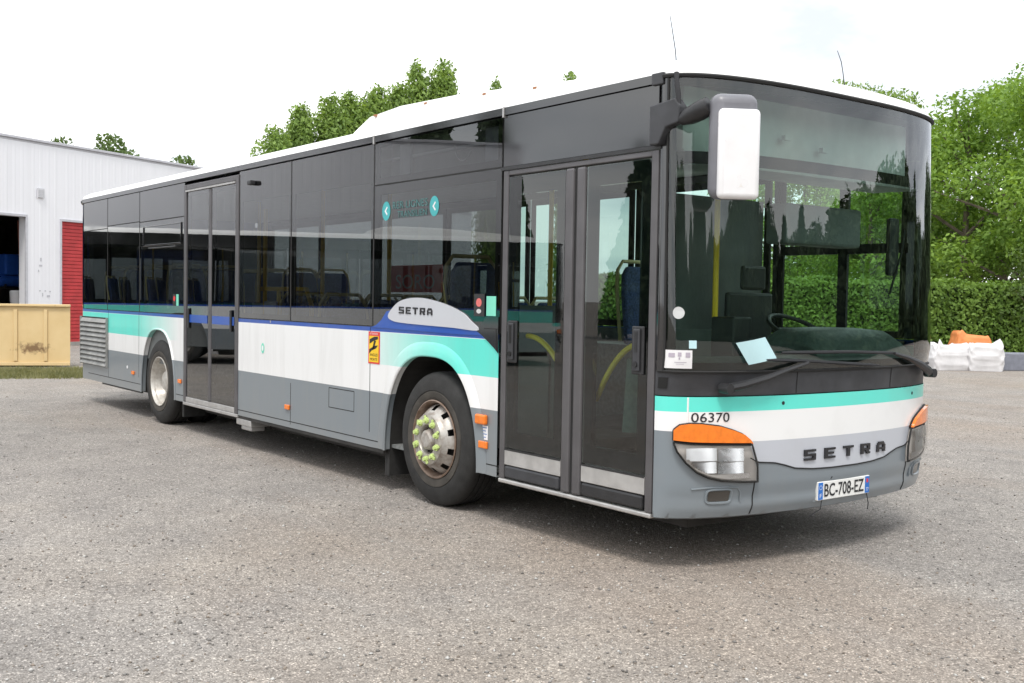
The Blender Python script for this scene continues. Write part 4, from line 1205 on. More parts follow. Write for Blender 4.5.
# ---- doors
fd = MB()
zt, zb = 2.40, 0.335
fd.box(DF0, DF0+0.055, S-0.004, S+0.05, zb, zt); fd.box(DF1-0.055, DF1, S-0.004, S+0.05, zb, zt)
fd.box(DF0+0.055, DF1-0.055, S-0.002, S+0.05, zt-0.035, zt); 
front_door = fd.build('front_door', M_doorframe, bus, bevel=0.006)
m_ = MB(); m_.box(DF0-0.03, XC+0.01, S-0.008, S-0.001, 2.402, 2.424); m_.build('door_header', M_black, front_door)
m_ = MB(); m_.box(DF0, DF1, S-0.012, S+0.30, 0.305, 0.333); m_.build('door_sill', M_alu, front_door, bevel=0.008)
def leaf(par, x0, x1, z0, z1, fx, ft, fb, mat, kick=True, left=True):
    m = MB(); yy0, yy1 = S+0.006, S+0.04
    m.box(x0, x0+fx, yy0, yy1, z0, z1); m.box(x1-fx, x1, yy0, yy1, z0, z1)
    m.box(x0+fx, x1-fx, yy0, yy1, z1-ft, z1); m.box(x0+fx, x1-fx, yy0, yy1, z0, z0+fb)
    m.build('door_leaf', M_gloss, par)
    m = MB(); m.add([(x0+0.002,S+0.002,z0),(x1-0.002,S+0.002,z0),(x1-0.002,S+0.002,z1),(x0+0.002,S+0.002,z1)], [(0,1,2,3)]); m.build('door_glass', mat, par, recalc=False)
LZ0, LZ1 = 0.545, 2.355
leaf(front_door, -1.772, -1.185, LZ0, LZ1, 0.085, 0.12, 0.11, M_gdoor)
leaf(front_door, -0.985, -0.430, LZ0, LZ1, 0.080, 0.12, 0.11, M_gdoor)
for x0, x1 in ((-1.178, -1.098), (-1.070, -0.992)):   # meeting stiles
    m_ = MB(); m_.box(x0, x1, S-0.010, S+0.045, 0.337, 2.36); m_.build('door_stile', M_doorframe, front_door, bevel=0.014)
m_ = MB(); m_.box(-1.098, -1.070, S+0.004, S+0.03, 0.337, 2.36); m_.build('door_seal', M_seam, front_door)
for x0, x1, dk in ((-1.772, -1.184, 0), (-0.986, -0.430, 1)):
    m_ = MB(); m_.box(x0, x1, S-0.003, S+0.04, 0.43, 0.535); m_.build('kick_plate', M_alu, front_door, bevel=0.004)
    m_ = MB(); m_.box(x0, x1, S-0.0045, S-0.0032, 0.528, 0.541); m_.build('kick_trim', M_black, front_door)
    m_ = MB(); m_.box(x0+0.01, x1-0.01, S-0.010, S+0.03, 0.345, 0.425); m_.build('step_plate', M_cowl if dk == 0 else M_black, front_door, bevel=0.012)
for x in (-1.70, -0.50):
    m_ = MB(); m_.box(x-0.05, x+0.05, S-0.012, S+0.0015, 1.12, 1.40); m_.build('handle_plate', M_black, front_door, bevel=0.012)
    m_ = MB(); m_.box(x-0.027, x+0.027, S-0.026, S-0.0125, 1.14, 1.385); m_.build('handle', M_cowl, front_door, bevel=0.012)
    m_ = MB(); m_.box(x-0.012, x+0.012, S-0.0285, S-0.0265, 1.25, 1.37); m_.tube([(x,S-0.026,1.18),(x,S-0.034,1.18)],0.017,10); m_.build('lock', M_dark if x < -1 else M_black, front_door)
rdm = MB(); zt2 = 2.705
rdm.box(DR0-0.045, DR0+0.02, S-0.012, S+0.05, 0.34, zt2+0.03); rdm.box(DR1-0.02, DR1+0.055, S-0.012, S+0.05, 0.34, zt2+0.03)
rdm.box(DR0+0.02, DR1-0.02, S-0.010, S+0.05, zt2-0.03, zt2+0.03)
rear_door = rdm.build('rear_door', M_doorframe, bus, bevel=0.008)
MDL, MDR = -7.04, -6.965
m_ = MB(); m_.box(DR0+0.02, DR1-0.02, S-0.02, S+0.05, 2.655, 2.672); m_.build('door_rail', M_alu, rear_door)
for x0, x1 in ((DR0+0.026, MDL), (MDR, DR1-0.026)):
    leaf(rear_door, x0, x1, 0.40, 2.65, 0.045, 0.04, 0.05, M_gside)
m_ = MB(); m_.box(MDL+0.002, MDR-0.002, S-0.008, S+0.045, 0.40, 2.65); m_.build('door_stile', M_doorframe, rear_door, bevel=0.012)
m_ = MB(); m_.box(DR0-0.045, DR1+0.055, S-0.014, S+0.3, 0.305, 0.338); m_.box(DR0+0.02, DR1-0.02, S-0.006, S+0.04, 0.341, 0.396); m_.build('door_sill', M_alu, rear_door, bevel=0.006)
m_ = MB(); m_.box(DR0+0.06, MDL-0.03, S-0.0025, S+0.0005, 1.225, 1.31); m_.box(MDR+0.03, DR1-0.06, S-0.0025, S+0.0005, 1.225, 1.31); m_.build('blue_stripe', M_blue, rear_door)
for x in (-7.60, -6.42):
    m_ = MB(); m_.box(x-0.02, x+0.02, S-0.018, S-0.003, 1.16, 1.38); m_.build('handle', M_black, rear_door, bevel=0.006)

# ---- wheels
def wheel(x, y, side, front, vis):
    w = MB()
    out_ = -1 if side < 0 else 1
    c = (x, y, 0.498)
    Rt = 0.498
    # tyre profile from outer bead to inner bead (y measured outward = out_)
    prof = [(0.285,0.0),(0.30,0.012),(0.33,0.020),(0.352,0.020),(0.356,0.013),(0.362,0.018),(0.41,0.021),(0.43,0.012),(0.452,0.008),(0.478,-0.008),(0.490,-0.022),
            (Rt,-0.045),(Rt,-0.085),(Rt-0.012,-0.087),(Rt-0.012,-0.097),(Rt,-0.099),(Rt,-0.135),(Rt-0.012,-0.137),(Rt-0.012,-0.147),(Rt,-0.149),(Rt,-0.185),(Rt-0.012,-0.187),(Rt-0.012,-0.197),(Rt,-0.199),(Rt,-0.24),(0.465,-0.27),(0.40,-0.285),(0.285,-0.27)]
    w.lathe([(r_, out_*yy) for r_, yy in prof[:5]], c, 72, 1); w.lathe([(r_, out_*yy) for r_, yy in prof[4:]], c, 72)
    o = w.build('wheel', [M_tyre, M_tyred], bus, smooth=True, angle=28)
    if not vis: 
        m = MB(); m.lathe([(0.285,out_*-0.01),(0.26,out_*-0.03),(0.0,out_*-0.06)], c, 32); m.build('rim', M_rim, o, smooth=True); return o
    m = MB(); m.lathe([(0.288,out_*0.004),(0.292,out_*0.016),(0.284,out_*0.020),(0.274,out_*0.010),(0.266,out_*-0.02),(0.262,out_*-0.10)], c, 64); m.build('rim_lip', M_rustlip if front else M_rimclean, o, smooth=True)
    if front:
        n = 120
        pr = [(0.262,-0.055),(0.257,-0.04),(0.250,-0.024),(0.240,-0.008),(0.230,0.006),(0.222,0.016),(0.214,0.026),(0.206,0.034),(0.198,0.042),(0.190,0.060),(0.184,0.070),(0.160,0.074),(0.112,0.074),(0.104,0.06),(0.100,0.03)]
        def skip(i, j):
            r_ = (pr[i][0]+pr[i+1][0])/2
            if not 0.2 < r_ < 0.26: return False
            per = n//10; jj = (j % per)+0.5-per/2
            du = jj*2*PI/n*r_/0.030; dv = (r_-0.232)/0.0215
            return du*du+dv*dv < 1
        m = MB(); m.lathe([(r_, out_*yy) for r_, yy in pr], c, n, 0, skip); m.build('rim', M_rim, o, smooth=True, angle=40)
        m = MB(); m.lathe([(0.262,out_*-0.09),(0.10,out_*-0.05)], c, 48); m.build('brake_drum', M_under, o)
        m = MB(); m.lathe([(0.104,out_*0.02),(0.085,out_*0.024),(0.078,out_*0.05),(0.070,out_*0.078),(0.055,out_*0.09),(0.0,out_*0.094)], c, 40); hb_ = m.build('hub_cap', M_rim, o, smooth=True, angle=30)
        for i in range(10):
            a = 2*PI*(i+0.5)/10
            cx, cz = c[0]+0.142*math.cos(a), c[2]+0.142*math.sin(a)
            y0 = c[1]+out_*0.074
            m = MB(); m.tube([(cx,y0,cz),(cx,y0+out_*0.012,cz)], 0.024, 12); m.tube([(cx,y0+out_*0.012,cz),(cx,y0+out_*0.030,cz)], 0.015, 6)
            ta = a+0.6; m.obox((cx+0.024*math.cos(ta), y0+out_*0.008, cz+0.024*math.sin(ta)), (math.cos(ta),0,math.sin(ta)), (-math.sin(ta),0,math.cos(ta)), (0,1,0), 0.016, 0.009, 0.005)
            m.build('wheel_nut', M_lime, o)
        for i in range(10):
            a = 2*PI*i/10
            m = MB(); m.tube([(c[0]+0.092*math.cos(a), c[1]+out_*0.03, c[2]+0.092*math.sin(a)), (c[0]+0.092*math.cos(a), c[1]+out_*0.045, c[2]+0.092*math.sin(a))], 0.008, 6); m.build('hub_bolt', M_under, o)
    else:
        pr = [(0.264,-0.03),(0.255,-0.05),(0.248,-0.10),(0.235,-0.125),(0.205,-0.135),(0.13,-0.135),(0.125,-0.11),(0.115,-0.06),(0.09,-0.045),(0.0,-0.04)]
        m = MB(); m.lathe([(r_, out_*yy) for r_, yy in pr], c, 64); m.build('rim', M_rimclean, o, smooth=True, angle=35)
        for i in range(10):
            a = 2*PI*(i+0.5)/10; cx, cz = c[0]+0.165*math.cos(a), c[2]+0.165*math.sin(a)
            m = MB(); m.tube([(cx,c[1]-out_*0.135,cz),(cx,c[1]-out_*0.10,cz)],0.016,6); m.build('wheel_nut', M_rim, o)
    return o
wheel(-2.660, -1.252, -1, True, True)
wheel(-8.61, -1.240, -1, False, True)
wheel(-2.655, 1.225, 1, True, False); wheel(-8.61, 1.215, 1, False, False)
wheel(-8.61, -0.90, -1, False, False); wheel(-8.61, 0.90, 1, False, False)

# ---- front end
HP = PI/2
tq = lambda y, z: ty(y, z)
TB, TS_ = 0.926, 1.010      # teal band
line = [(-1.275,0.815),(-1.20,0.815),(-0.80,0.66),(-0.735,0.628),(-0.61,0.618),(-0.53,0.600),(-0.446,0.576),(-0.30,0.562),(-0.135,0.557),(0.135,0.557),(0.30,0.562),(0.446,0.576),(0.53,0.600),(0.61,0.618),(0.735,0.628),(0.80,0.66),(1.20,0.815),(1.275,0.815)]
lz = tf(line)
m_ = MB(); fstrip(m_, -HP, HP, 0.318, lz, 0, 96, 14)
vs = [FS(-HP+PI*i/60, 0.318) for i in range(61)]; vb = [Vector((v_.x-0.05, v_.y*0.97, 0.30)) for v_ in vs]
m_.add(vs+vb, [(i,i+1,61+i+1,61+i) for i in range(60)])
m_.build('front_bumper', M_grey, bus, smooth=True, angle=40)
wlow = tf([(-1.275,0.815),(-1.20,0.815),(-0.80,0.752),(-0.74,0.750),(0.74,0.750),(0.80,0.752),(1.20,0.815),(1.275,0.815)])
m_ = MB(); fstrip(m_, -HP, HP, wlow, TB, 0, 96, 8); m_.build('front_panel', M_white, bus, smooth=True, angle=40)
m_ = MB(); fstrip(m_, -HP, HP, TB, TS_, 0, 96, 3); m_.build('teal_band', M_teal, bus, smooth=True, angle=40)
m_ = MB(); fstrip(m_, tq(-0.80,0.7), tq(0.80,0.7), lz, wlow, 0, 70, 8); m_.build('silver_panel', M_silver, bus, smooth=True, angle=40)
m_ = MB(); m_.tube([FY(y_, z_, 0.001) for y_, z_ in curve_open] if False else [FS(t, lz(t), 0.001) for t in np.linspace(tq(-0.79,0.66), tq(0.79,0.66), 60)], 0.005, 5)
m_.tube([FY(-0.755, z, 0.001) for z in np.linspace(0.325,0.515,8)], 0.004, 5); m_.tube([FY(0.755, z, 0.001) for z in np.linspace(0.325,0.515,8)], 0.004, 5)
m_.build('panel_gap', M_seam, bus)
m_ = MB(); m_.tube([FY(-1.168, z, -0.001) for z in np.linspace(0.862,1.008,5)], 0.006, 5); m_.build('corner_trim', M_white, bus)
m_ = MB()
for y in (-0.555, 0.83): m_.tube([FY(y, 0.965, -0.002), FY(y, 0.965, 0.002)], 0.011, 10)
m_.build('panel_screw', M_ink, bus)
m_ = MB(); fstrip(m_, -HP, HP, TS_+0.006, 1.15, lambda: 0 if False else 0, 96, 5) if False else fstrip(m_, -HP, HP, TS_+0.006, 1.15, -0.004, 96, 6)
cowl = m_.build('scuttle_panel', M_cowl, bus, smooth=True, angle=40)
m_ = MB()
for y in (-0.45, 0.5): m_.tube([FY(y, z, -0.003) for z in np.linspace(1.02,1.148,5)], 0.003, 5)
m_.build('scuttle_gap', M_seam, cowl)
m_ = MB(); fstrip(m_, R(-87.5), R(-79.5), 1.055, 1.118, 0.002, 6, 2); m_.build('washer_grille', M_dark, cowl)
# windscreen
m_ = MB(); fstrip(m_, R(-84), R(84), 1.154, 2.795, 0, 110, 16); ws = m_.build('windscreen', M_gwind, bus, smooth=True, angle=60, recalc=False)
m_ = MB()
fstrip(m_, R(-84), R(84), 2.315, 2.385, -0.010, 90, 2); fstrip(m_, R(-84), R(84), 1.15, 1.205, -0.010, 90, 2); fstrip(m_, R(-84), R(84), 2.745, 2.80, -0.010, 90, 2)
fstrip(m_, R(-84.5), R(-76), 1.15, 2.80, -0.012, 8, 12); fstrip(m_, R(78), R(84.5), 1.15, 2.80, -0.012, 8, 12)
m_.build('screen_frit', M_dark, ws)
m_ = MB(); fstrip(m_, R(-90), R(-83.7), 1.15, 2.80, 0.002, 6, 14); m_.build('screen_pillar', M_gloss, bus, smooth=True)
m_ = MB(); fstrip(m_, R(83.7), R(90), 1.15, 2.80, 0.002, 6, 14); m_.build('screen_pillar', M_gloss, bus, smooth=True)
m_ = MB(); m_.tube([FS(t, 2.803, 0.006) for t in np.linspace(R(-90), R(90), 90)], 0.013, 6); m_.build('screen_seal', M_seam, bus, smooth=True)
m_ = MB(); m_.tube([FS(t, 1.152, 0.003) for t in np.linspace(R(-88), R(88), 90)], 0.009, 6); m_.build('screen_seal', M_seam, bus, smooth=True)
m_ = MB(); m_.tube([FS(R(-84), z, 0.004) for z in np.linspace(1.15,2.80,20)], 0.007, 6); m_.build('screen_seal', M_seam, bus, smooth=True)
# destination blind behind the top of the screen
m_ = MB(); m_.box(-0.42,-0.36,-1.1,1.1,2.36,2.78); m_.box(-0.40,-0.22,-1.05,1.05,2.33,2.36); m_.build('destination_box', M_int, bus)
for y_,z_ in ((0.12,2.52),(-0.25,2.56)):
    m_ = MB(); m_.box(-0.32,-0.29,y_-0.03,y_+0.03,z_-0.015,z_+0.015); m_.build('blind_lamp', M_int, bus)
# roof marker lamps
for y in (-0.93, 0.93):
    p_ = FY(y, 2.8, -0.10); m_ = MB(); m_.obox((p_.x-0.02, y, 2.875), (0,1,0), (1,0,0.2), (0,0,1), 0.045, 0.03, 0.022); m_.build('marker_lamp', M_lampgrey, bus, bevel=0.008)

# headlights
def headlight(sg):
    m = MB()
    top = [(-1.226,0.757),(-1.15,0.748),(-1.0,0.742),(-0.79,0.734)]
    bot = [(-1.226,0.748),(-1.212,0.70),(-1.175,0.64),(-1.12,0.585),(-1.06,0.555),(-0.98,0.535),(-0.85,0.524),(-0.745,0.519)]
    def mir(l): return l if sg < 0 else [(-y, z) for y, z in l][::-1]
    T0, T1 = ty(-1.226,0.75), ty(-0.745,0.55)
    ftop = lerp_fn([(ty(y,z),z) for y,z in top]+[(ty(-0.745,0.6),0.60)]); fbot = lerp_fn([(ty(y,z),z) for y,z in bot])
    def strip(m, a, b, lo, hi, off, c_=40, r_=8):
        if sg < 0: fstrip(m, a, b, lo, hi, off, c_, r_)
        else: fstrip(m, -b, -a, (lambda t: lo(-t)), (lambda t: hi(-t)), off, c_, r_)
    strip(m, T0, T1, fbot, lambda t: max(ftop(t), fbot(t)+0.001), 0.004)
    o = m.build('headlight', M_lampgrey, bus, smooth=True)
    # chrome reflector dish with facets
    m = MB(); a, b = ty(-1.185,0.68), ty(-0.845,0.65)
    flo = lambda t: max(fbot(t)+0.03, 0.575); fhi = lambda t: ftop(t)-0.022
    for (ya, yb, za, zb_) in ((-1.175,-1.017,0.652,0.722),(-1.010,-0.850,0.646,0.716),(-1.150,-1.017,0.582,0.645),(-1.010,-0.850,0.576,0.640)):
        for q_ in range(10):
            y0_, y1_ = ya+(yb-ya)*q_/10, ya+(yb-ya)*(q_+1)/10
            z0_ = max(za, fbot(ty(y0_, za))+0.02)
            k0 = 0.018 - 0.016*math.sin(PI*q_/10); k1 = 0.018 - 0.016*math.sin(PI*(q_+1)/10)
            m.add([FY(y0_ if sg < 0 else -y0_, z0_, 0.030), FY(y1_ if sg < 0 else -y1_, z0_, 0.030), FY(y1_ if sg < 0 else -y1_, zb_, k1+0.004), FY(y0_ if sg < 0 else -y0_, zb_, k0+0.004)], [(0,1,2,3)])
    m.build('reflector', M_chrome, o, smooth=True, angle=60)
    m = MB(); strip(m, ty(-1.13,0.57), ty(-0.80,0.56), lambda t: max(fbot(t)+0.012,0.543), lambda t: max(fbot(t)+0.020, 0.572), 0.020, 20, 2); m.build('reflector', M_chrome, o)
    m = MB(); strip(m, T0, T1, fbot, lambda t: max(ftop(t), fbot(t)+0.001), 0.036); m.build('lens', M_glens, o, smooth=True, recalc=False)
    # rubber outline
    m = MB(); pts = [(y,z) for y,z in top] + [(-0.75,0.62)] + [(y,z) for y,z in bot[::-1]] + [top[0]]
    P = []
    for (y0,z0),(y1,z1) in zip(pts[:-1], pts[1:]):
        for j in range(6):
            y = y0+(y1-y0)*j/6; z = z0+(z1-z0)*j/6; P.append(FY(y*(1 if sg<0 else -1), z, 0.018))
    P.append(FY(pts[-1][0]*(1 if sg<0 else -1), pts[-1][1], 0.018)); m.tube(P, 0.0065, 6); m.build('lamp_seal', M_seam, o)
    # amber indicator
    m = MB(); it = [(-1.228,0.775),(-1.228,0.825),(-1.205,0.853),(-1.16,0.862),(-1.10,0.860),(-1.0,0.846),(-0.92,0.822),(-0.85,0.795),(-0.80,0.756),(-0.795,0.745)]
    ith = lerp_fn([(ty(y,z)+i*1e-6,z) for i,(y,z) in enumerate(it)])
    iT0, iT1 = ty(-1.228,0.8), ty(-0.795,0.745)
    ilo = lambda t: min(ftop(t)+0.012, ith(t)-0.004)
    strip(m, iT0+1e-4, iT1, ilo, ith, 0.034, 44, 6)
    # edge down to the body
    P = [(t, ith(t)) for t in np.linspace(iT0+1e-4, iT1, 30)] + [(t, ilo(t)) for t in np.linspace(iT1, iT0+1e-4, 30)]
    sgn_ = 1 if sg < 0 else -1
    vs = [FS(t*sgn_, z, 0.034) for t,z in P] + [FS(t*sgn_, z, -0.004) for t,z in P]; k = len(P)
    m.add(vs, [(i,(i+1)%k,k+(i+1)%k,k+i) for i in range(k)])
    m.build('indicator', M_amber, o, smooth=True, angle=50)
    m = MB(); m.tube([FS(t*sgn_, z, 0.008) for t,z in P+[P[0]]], 0.007, 5); m.build('lamp_seal', M_seam, o)
    return o
headlight(-1); headlight(1)
# fog lamps in their recess
for sg in (-1, 1):
    m_ = MB(); t0, t1 = ty(-1.045,0.44), ty(-0.915,0.44)
    if sg > 0: t0, t1 = -t1, -t0
    fstrip(m_, t0, t1, 0.413, 0.474, 0.004, 8, 4); o = m_.build('fog_light', simple('fog_smoked_glass', (0.05,0.045,0.04), 0.12, coat=0.6), bus, smooth=True)
    m_ = MB(); P = []
    for a in np.linspace(0, 2*PI, 33):
        y = -0.98+0.077*math.copysign(abs(math.cos(a))**0.45, math.cos(a)); z = 0.4435+0.040*math.copysign(abs(math.sin(a))**0.45, math.sin(a)); P.append(FY(y*(1 if sg<0 else -1), z, 0.003))
    m_.tube(P, 0.008, 5); m_.build('lamp_bezel', M_grey, o, smooth=True)
    m_ = MB(); P = [FY(y*(1 if sg<0 else -1), z, 0.002) for y, z in [(-1.14,0.487),(-1.05,0.495),(-0.93,0.495),(-0.87,0.488),(-0.845,0.46),(-0.84,0.405)]]
    m_.tube(P, 0.006, 6); m_.build('recess_edge', M_grey, bus, smooth=True)
# number on the corner
V, F = text_geo('06370', 0.225, 0.054, 0.004)
m_ = MB(); m_.add([FY(-1.152+a*0.97, 0.868+b, 0.003) for a,b in V], F); m_.build('fleet_number', M_ink, bus, recalc=False)
# name on the silver panel
q, L_ = block_word('SETRA', 0.098, 0.064, 0.180)
m_ = MB()
for (x0,z0,x1,z1) in q:
    nn_ = 6
    for i in range(nn_):
        a0, a1 = x0+(x1-x0)*i/nn_, x0+(x1-x0)*(i+1)/nn_
        pts = [(a0,z0),(a1,z0),(a1,z1),(a0,z1)]
        vs = [FY(-0.378+a, 0.616+b+0.0, 0.001) for a,b in pts] + [FY(-0.378+a, 0.616+b, 0.012) for a,b in pts]
        m_.add(vs, [(4,5,6,7),(0,1,5,4),(2,3,7,6),(1,2,6,5),(3,0,4,7)])
m_.build('lettering', simple('letter_dark_chrome', (0.05,0.05,0.055), 0.25, 0.6), bus, recalc=False)
# number plate
px0 = FY(0.0,0.42,0).x + 0.012
m_ = MB(); m_.box(px0-0.02, px0, -0.245, 0.275, 0.362, 0.475); pln = m_.build('licence_plate', M_pltw, bus, bevel=0.004)
m_ = MB(); m_.box(px0+0.0005, px0+0.002, -0.240, -0.197, 0.367, 0.470); m_.box(px0+0.0005, px0+0.002, 0.228, 0.270, 0.367, 0.470); m_.build('plate_band', M_pltb, pln)
V, F = text_geo('BC-708-EZ', 0.395, 0.080, 0.010); m_ = MB(); m_.add([(px0+0.003, -0.183+a, 0.380+b) for a,b in V], F); m_.build('plate_lettering', M_ink, pln, recalc=False)
m_ = MB(); V, F = text_geo('F', 0.018, 0.026); m_.add([(px0+0.003, -0.228+a, 0.377+b) for a,b in V], F)
V, F = text_geo('77', 0.026, 0.022); m_.add([(px0+0.003, 0.236+a, 0.378+b) for a,b in V], F)
for i in range(12):
    a = 2*PI*i/12; m_.box(px0+0.002, px0+0.003, -0.2185+0.012*math.cos(a)-0.0016, -0.2185+0.012*math.cos(a)+0.0016, 0.44+0.012*math.sin(a)-0.0016, 0.44+0.012*math.sin(a)+0.0016)
m_.build('plate_lettering', M_paper, pln, recalc=False)
m_ = MB(); m_.box(px0+0.002, px0+0.003, 0.240, 0.258, 0.432, 0.456); m_.build('plate_crest', M_stkred, pln)
m_ = MB(); m_.tube([(px0-0.01,0.26,0.365),(px0+0.005,0.262,0.30),(px0+0.0,0.262,0.26)],0.003,5); m_.tube([(px0-0.01,-0.19,0.365),(px0,-0.215,0.31),(px0-0.02,-0.30,0.27)],0.003,5); m_.tube([(px0-0.012,-0.13,0.47),(px0+0.006,-0.115,0.50)],0.003,5)
m_.build('cable_tie', M_ink, pln)
m_ = MB(); m_.box(px0-0.03, px0-0.018, -0.26, 0.29, 0.350, 0.486); m_.build('plate_holder', M_grey, pln, bevel=0.004)

# wipers
def wiper(pts_arm, r_arm, pts_blade, base):
    m = MB(); m.tube(pts_arm, r_arm, 8); o = m.build('wiper', M_black, bus, smooth=True)
    m = MB(); m.tube(pts_blade, [0.006]+[0.010]*(len(pts_blade)-2)+[0.005], 6); m.build('blade', M_ink, o, smooth=True)
    m = MB(); c = Vector(base); m.tube([c+Vector((-0.03,0,0)), c+Vector((0.04,0,0.0))], 0.03, 14); m.build('pivot_cap', M_black, o, smooth=True)
b0 = FY(-0.99,1.062,0.045)
wiper([b0, FY(-0.90,1.078,0.052), FY(-0.74,1.118,0.055), FY(-0.58,1.165,0.05), FY(-0.42,1.20,0.045)], [0.025,0.025,0.021,0.013,0.010],
      [FY(y, float(np.interp(y,[-0.74,-0.44,0.30],[1.222,1.212,1.168])), 0.028) for y in np.linspace(-0.74,0.30,14)], b0)
b1_ = FY(1.0,1.095,0.05)
wiper([b1_, FY(0.92,1.12,0.055), FY(0.75,1.17,0.055), FY(0.6,1.21,0.05), FY(0.45,1.24,0.04)], [0.028,0.028,0.024,0.014,0.010],
      [FY(y, float(np.interp(y,[-0.62,0.0,0.52],[1.262,1.258,1.240])), 0.024) for y in np.linspace(-0.62,0.52,14)], b1_)

# mirror on the door side
cn = Vector((0.86,-0.51,0)).normalized(); cw = Vector((0.51,0.86,0)).normalized(); up_ = Vector((0,0,1))
mc = Vector((0.133,-1.210,2.375))
def rbox(c, ax, ay, az, hx, hy, hz): m = MB(); m.obox(c, ax, ay, az, hx, hy, hz); return m
mirror = rbox(mc - cn*0.055, cw, cn, up_, 0.127, 0.062, 0.280).build('mirror', M_mirrorg, bus, smooth=True, bevel=0.055, seg=5)
m_ = rbox(mc + cn*0.012 + up_*-0.045 + cw*0.012, cw, cn, up_, 0.113, 0.030, 0.238); m_.build('mirror_cover', M_mirrorw, mirror, smooth=True, bevel=0.028, seg=5)
m_ = rbox(mc - cn*0.131, cw, cn, up_, 0.105, 0.003, 0.235); m_.build('mirror_glass', M_chrome, mirror)
cc = mc + cn*0.0425 + up_*-0.215 + cw*0.02
m_ = MB()
for a in range(3):
    d = (cw*math.sin(2*PI*a/3)+up_*math.cos(2*PI*a/3)); e_ = d.cross(cn)
    m_.add([cc+e_*0.003, cc+d*0.018, cc-e_*0.003], [(0,1,2)])
m_.build('cover_mark', M_lampgrey, mirror)
m_ = MB()
m_.tube([(-0.20,-1.27,2.545), (-0.13,-1.28,2.56), (-0.05,-1.29,2.575), (0.0,-1.275,2.595)], [0.032,0.05,0.055,0.05], 12); m_.build('mirror_arm', M_black, mirror, smooth=True)
m_ = MB(); m_.prism([(-0.405,S-0.05,2.64),(-0.225,S-0.035,2.665),(-0.19,S-0.03,2.62),(-0.20,S-0.03,2.53),(-0.29,S-0.04,2.51),(-0.335,S-0.05,2.42),(-0.405,S-0.05,2.42)], (0,0.06,0)); m_.build('mirror_bracket', M_cowl, mirror, bevel=0.008)
m_ = MB(); m_.tube([(-0.25,-1.275,2.81),(-0.235,-1.285,2.75),(-0.215,-1.292,2.68),(-0.205,-1.29,2.58)], 0.014, 8); m_.build('mirror_cable', M_ink, mirror, smooth=True)

# roof antennas
m_ = MB(); m_.tube([(-0.42,-1.10,2.88),(-0.435,-1.10,2.99),(-0.47,-1.10,3.14),(-0.485,-1.10,3.20)], [0.004,0.003,0.0025,0.002], 5); m_.build('antenna', M_cowl, bus)
m_ = MB(); m_.tube([(-0.20,0.17,2.92),(-0.21,0.165,3.0),(-0.215,0.15,3.07),(-0.235,0.135,3.14)], [0.004,0.003,0.003,0.002], 5); m_.build('antenna', M_cowl, bus)

# papers behind the screen
def fpaper(name, y0, y1, z0, z1, mat, off=-0.006):
    m = MB(); fstrip(m, ty(y0, z0), ty(y1, z0), z0, z1, off, 6, 2); return m.build(name, mat, bus, recalc=False)
o = fpaper('notice_sheet', -1.268, -1.172, 1.172, 1.275, M_paper, 0.003)
m_ = MB()
for (y0,y1,z0,z1) in ((-1.262,-1.245,1.235,1.258),(-1.205,-1.185,1.235,1.262),(-1.235,-1.222,1.240,1.262),(-1.232,-1.226,1.222,1.234),(-1.245,-1.20,1.205,1.208),(-1.24,-1.21,1.195,1.197)):
    fstrip(m_, ty(y0,1.2), ty(y1,1.2), z0, z1, 0.0045, 3, 1)
m_.build('print_marks', simple('print_lilac', (0.45,0.40,0.47), 0.7), o, recalc=False)
fpaper('small_sticker', -1.195, -1.160, 1.285, 1.330, M_pblue, 0.003)
m_ = MB(); c_ = FY(-1.236,1.483,0.003); P = []
for a in np.linspace(0,2*PI,22)[:-1]: P.append(FS(ty(-1.236,1.483)+0.075*math.cos(a), 1.483+0.034*math.sin(a), 0.003))
m_.poly(P); m_.build('round_sticker', M_int, bus, recalc=False)

# ---- far side
pane('window', -1.56, -0.42, gl, 2.56, M_gfar, 0.05, y=FAR, sgn=1)
xf = [-3.2, -4.75, -6.3, -7.85, -9.4, -11.0]
prev = -1.62
for x in xf:
    pane('window', x, prev-0.03, gl, 2.56, M_gfar if x > -4 else M_gfar2, 0.06, y=FAR, sgn=1); prev = x
m_ = MB(); m_.box(-11.5, XC, FAR-0.03, FAR, 2.562, ZT); m_.box(-11.66, -11.0, FAR-0.03, FAR, gl-0.004, 2.562); m_.box(XC-0.06, XC, FAR-0.03, FAR, gl, 2.56)
m_.box(-1.61,-1.565,FAR-0.03,FAR,gl,2.56)
m_.build('far_cant_panel', M_gloss, bus)
m_ = MB(); m_.box(-0.98, -0.90, FAR-0.05, FAR-0.026, gl, 2.56); m_.box(-1.56,-0.42,FAR-0.05,FAR-0.026,1.92,1.99); m_.build('driver_window_frame', M_ink, bus)

# ---- interior
m_ = MB(); m_.box(-7.7, -0.42, -1.2, 1.2, 0.345, 0.37); m_.box(-11.45, -7.7, -1.2, 1.2, 0.70, 0.74); m_.box(-7.72,-7.70,-1.2,1.2,0.37,0.74)
m_.box(-3.40,-2.0,-1.22,-0.70,1.14,1.17); m_.box(-3.40,-2.0,0.70,1.22,1.14,1.17); m_.box(-3.40,-2.0,-0.72,-0.70,0.37,1.14); m_.box(-3.40,-2.0,0.70,0.72,0.37,1.14)
m_.build('floor', M_floor, bus)
m_ = MB(); m_.box(-11.4,-0.45,-1.2,1.2,2.62,2.64); m_.build('ceiling', M_int, bus)
m_ = MB(); m_.box(-11.64,-11.44,-1.2,1.2,0.7,2.42)
m_.build('engine_bulkhead', M_intdark, bus)
for y0, y1 in ((-1.22,-0.55),(0.55,1.22)):
    m_ = MB(); m_.box(-9.2,-8.0,y0,y1,0.742,1.17); m_.build('wheel_box', M_intdark, bus)
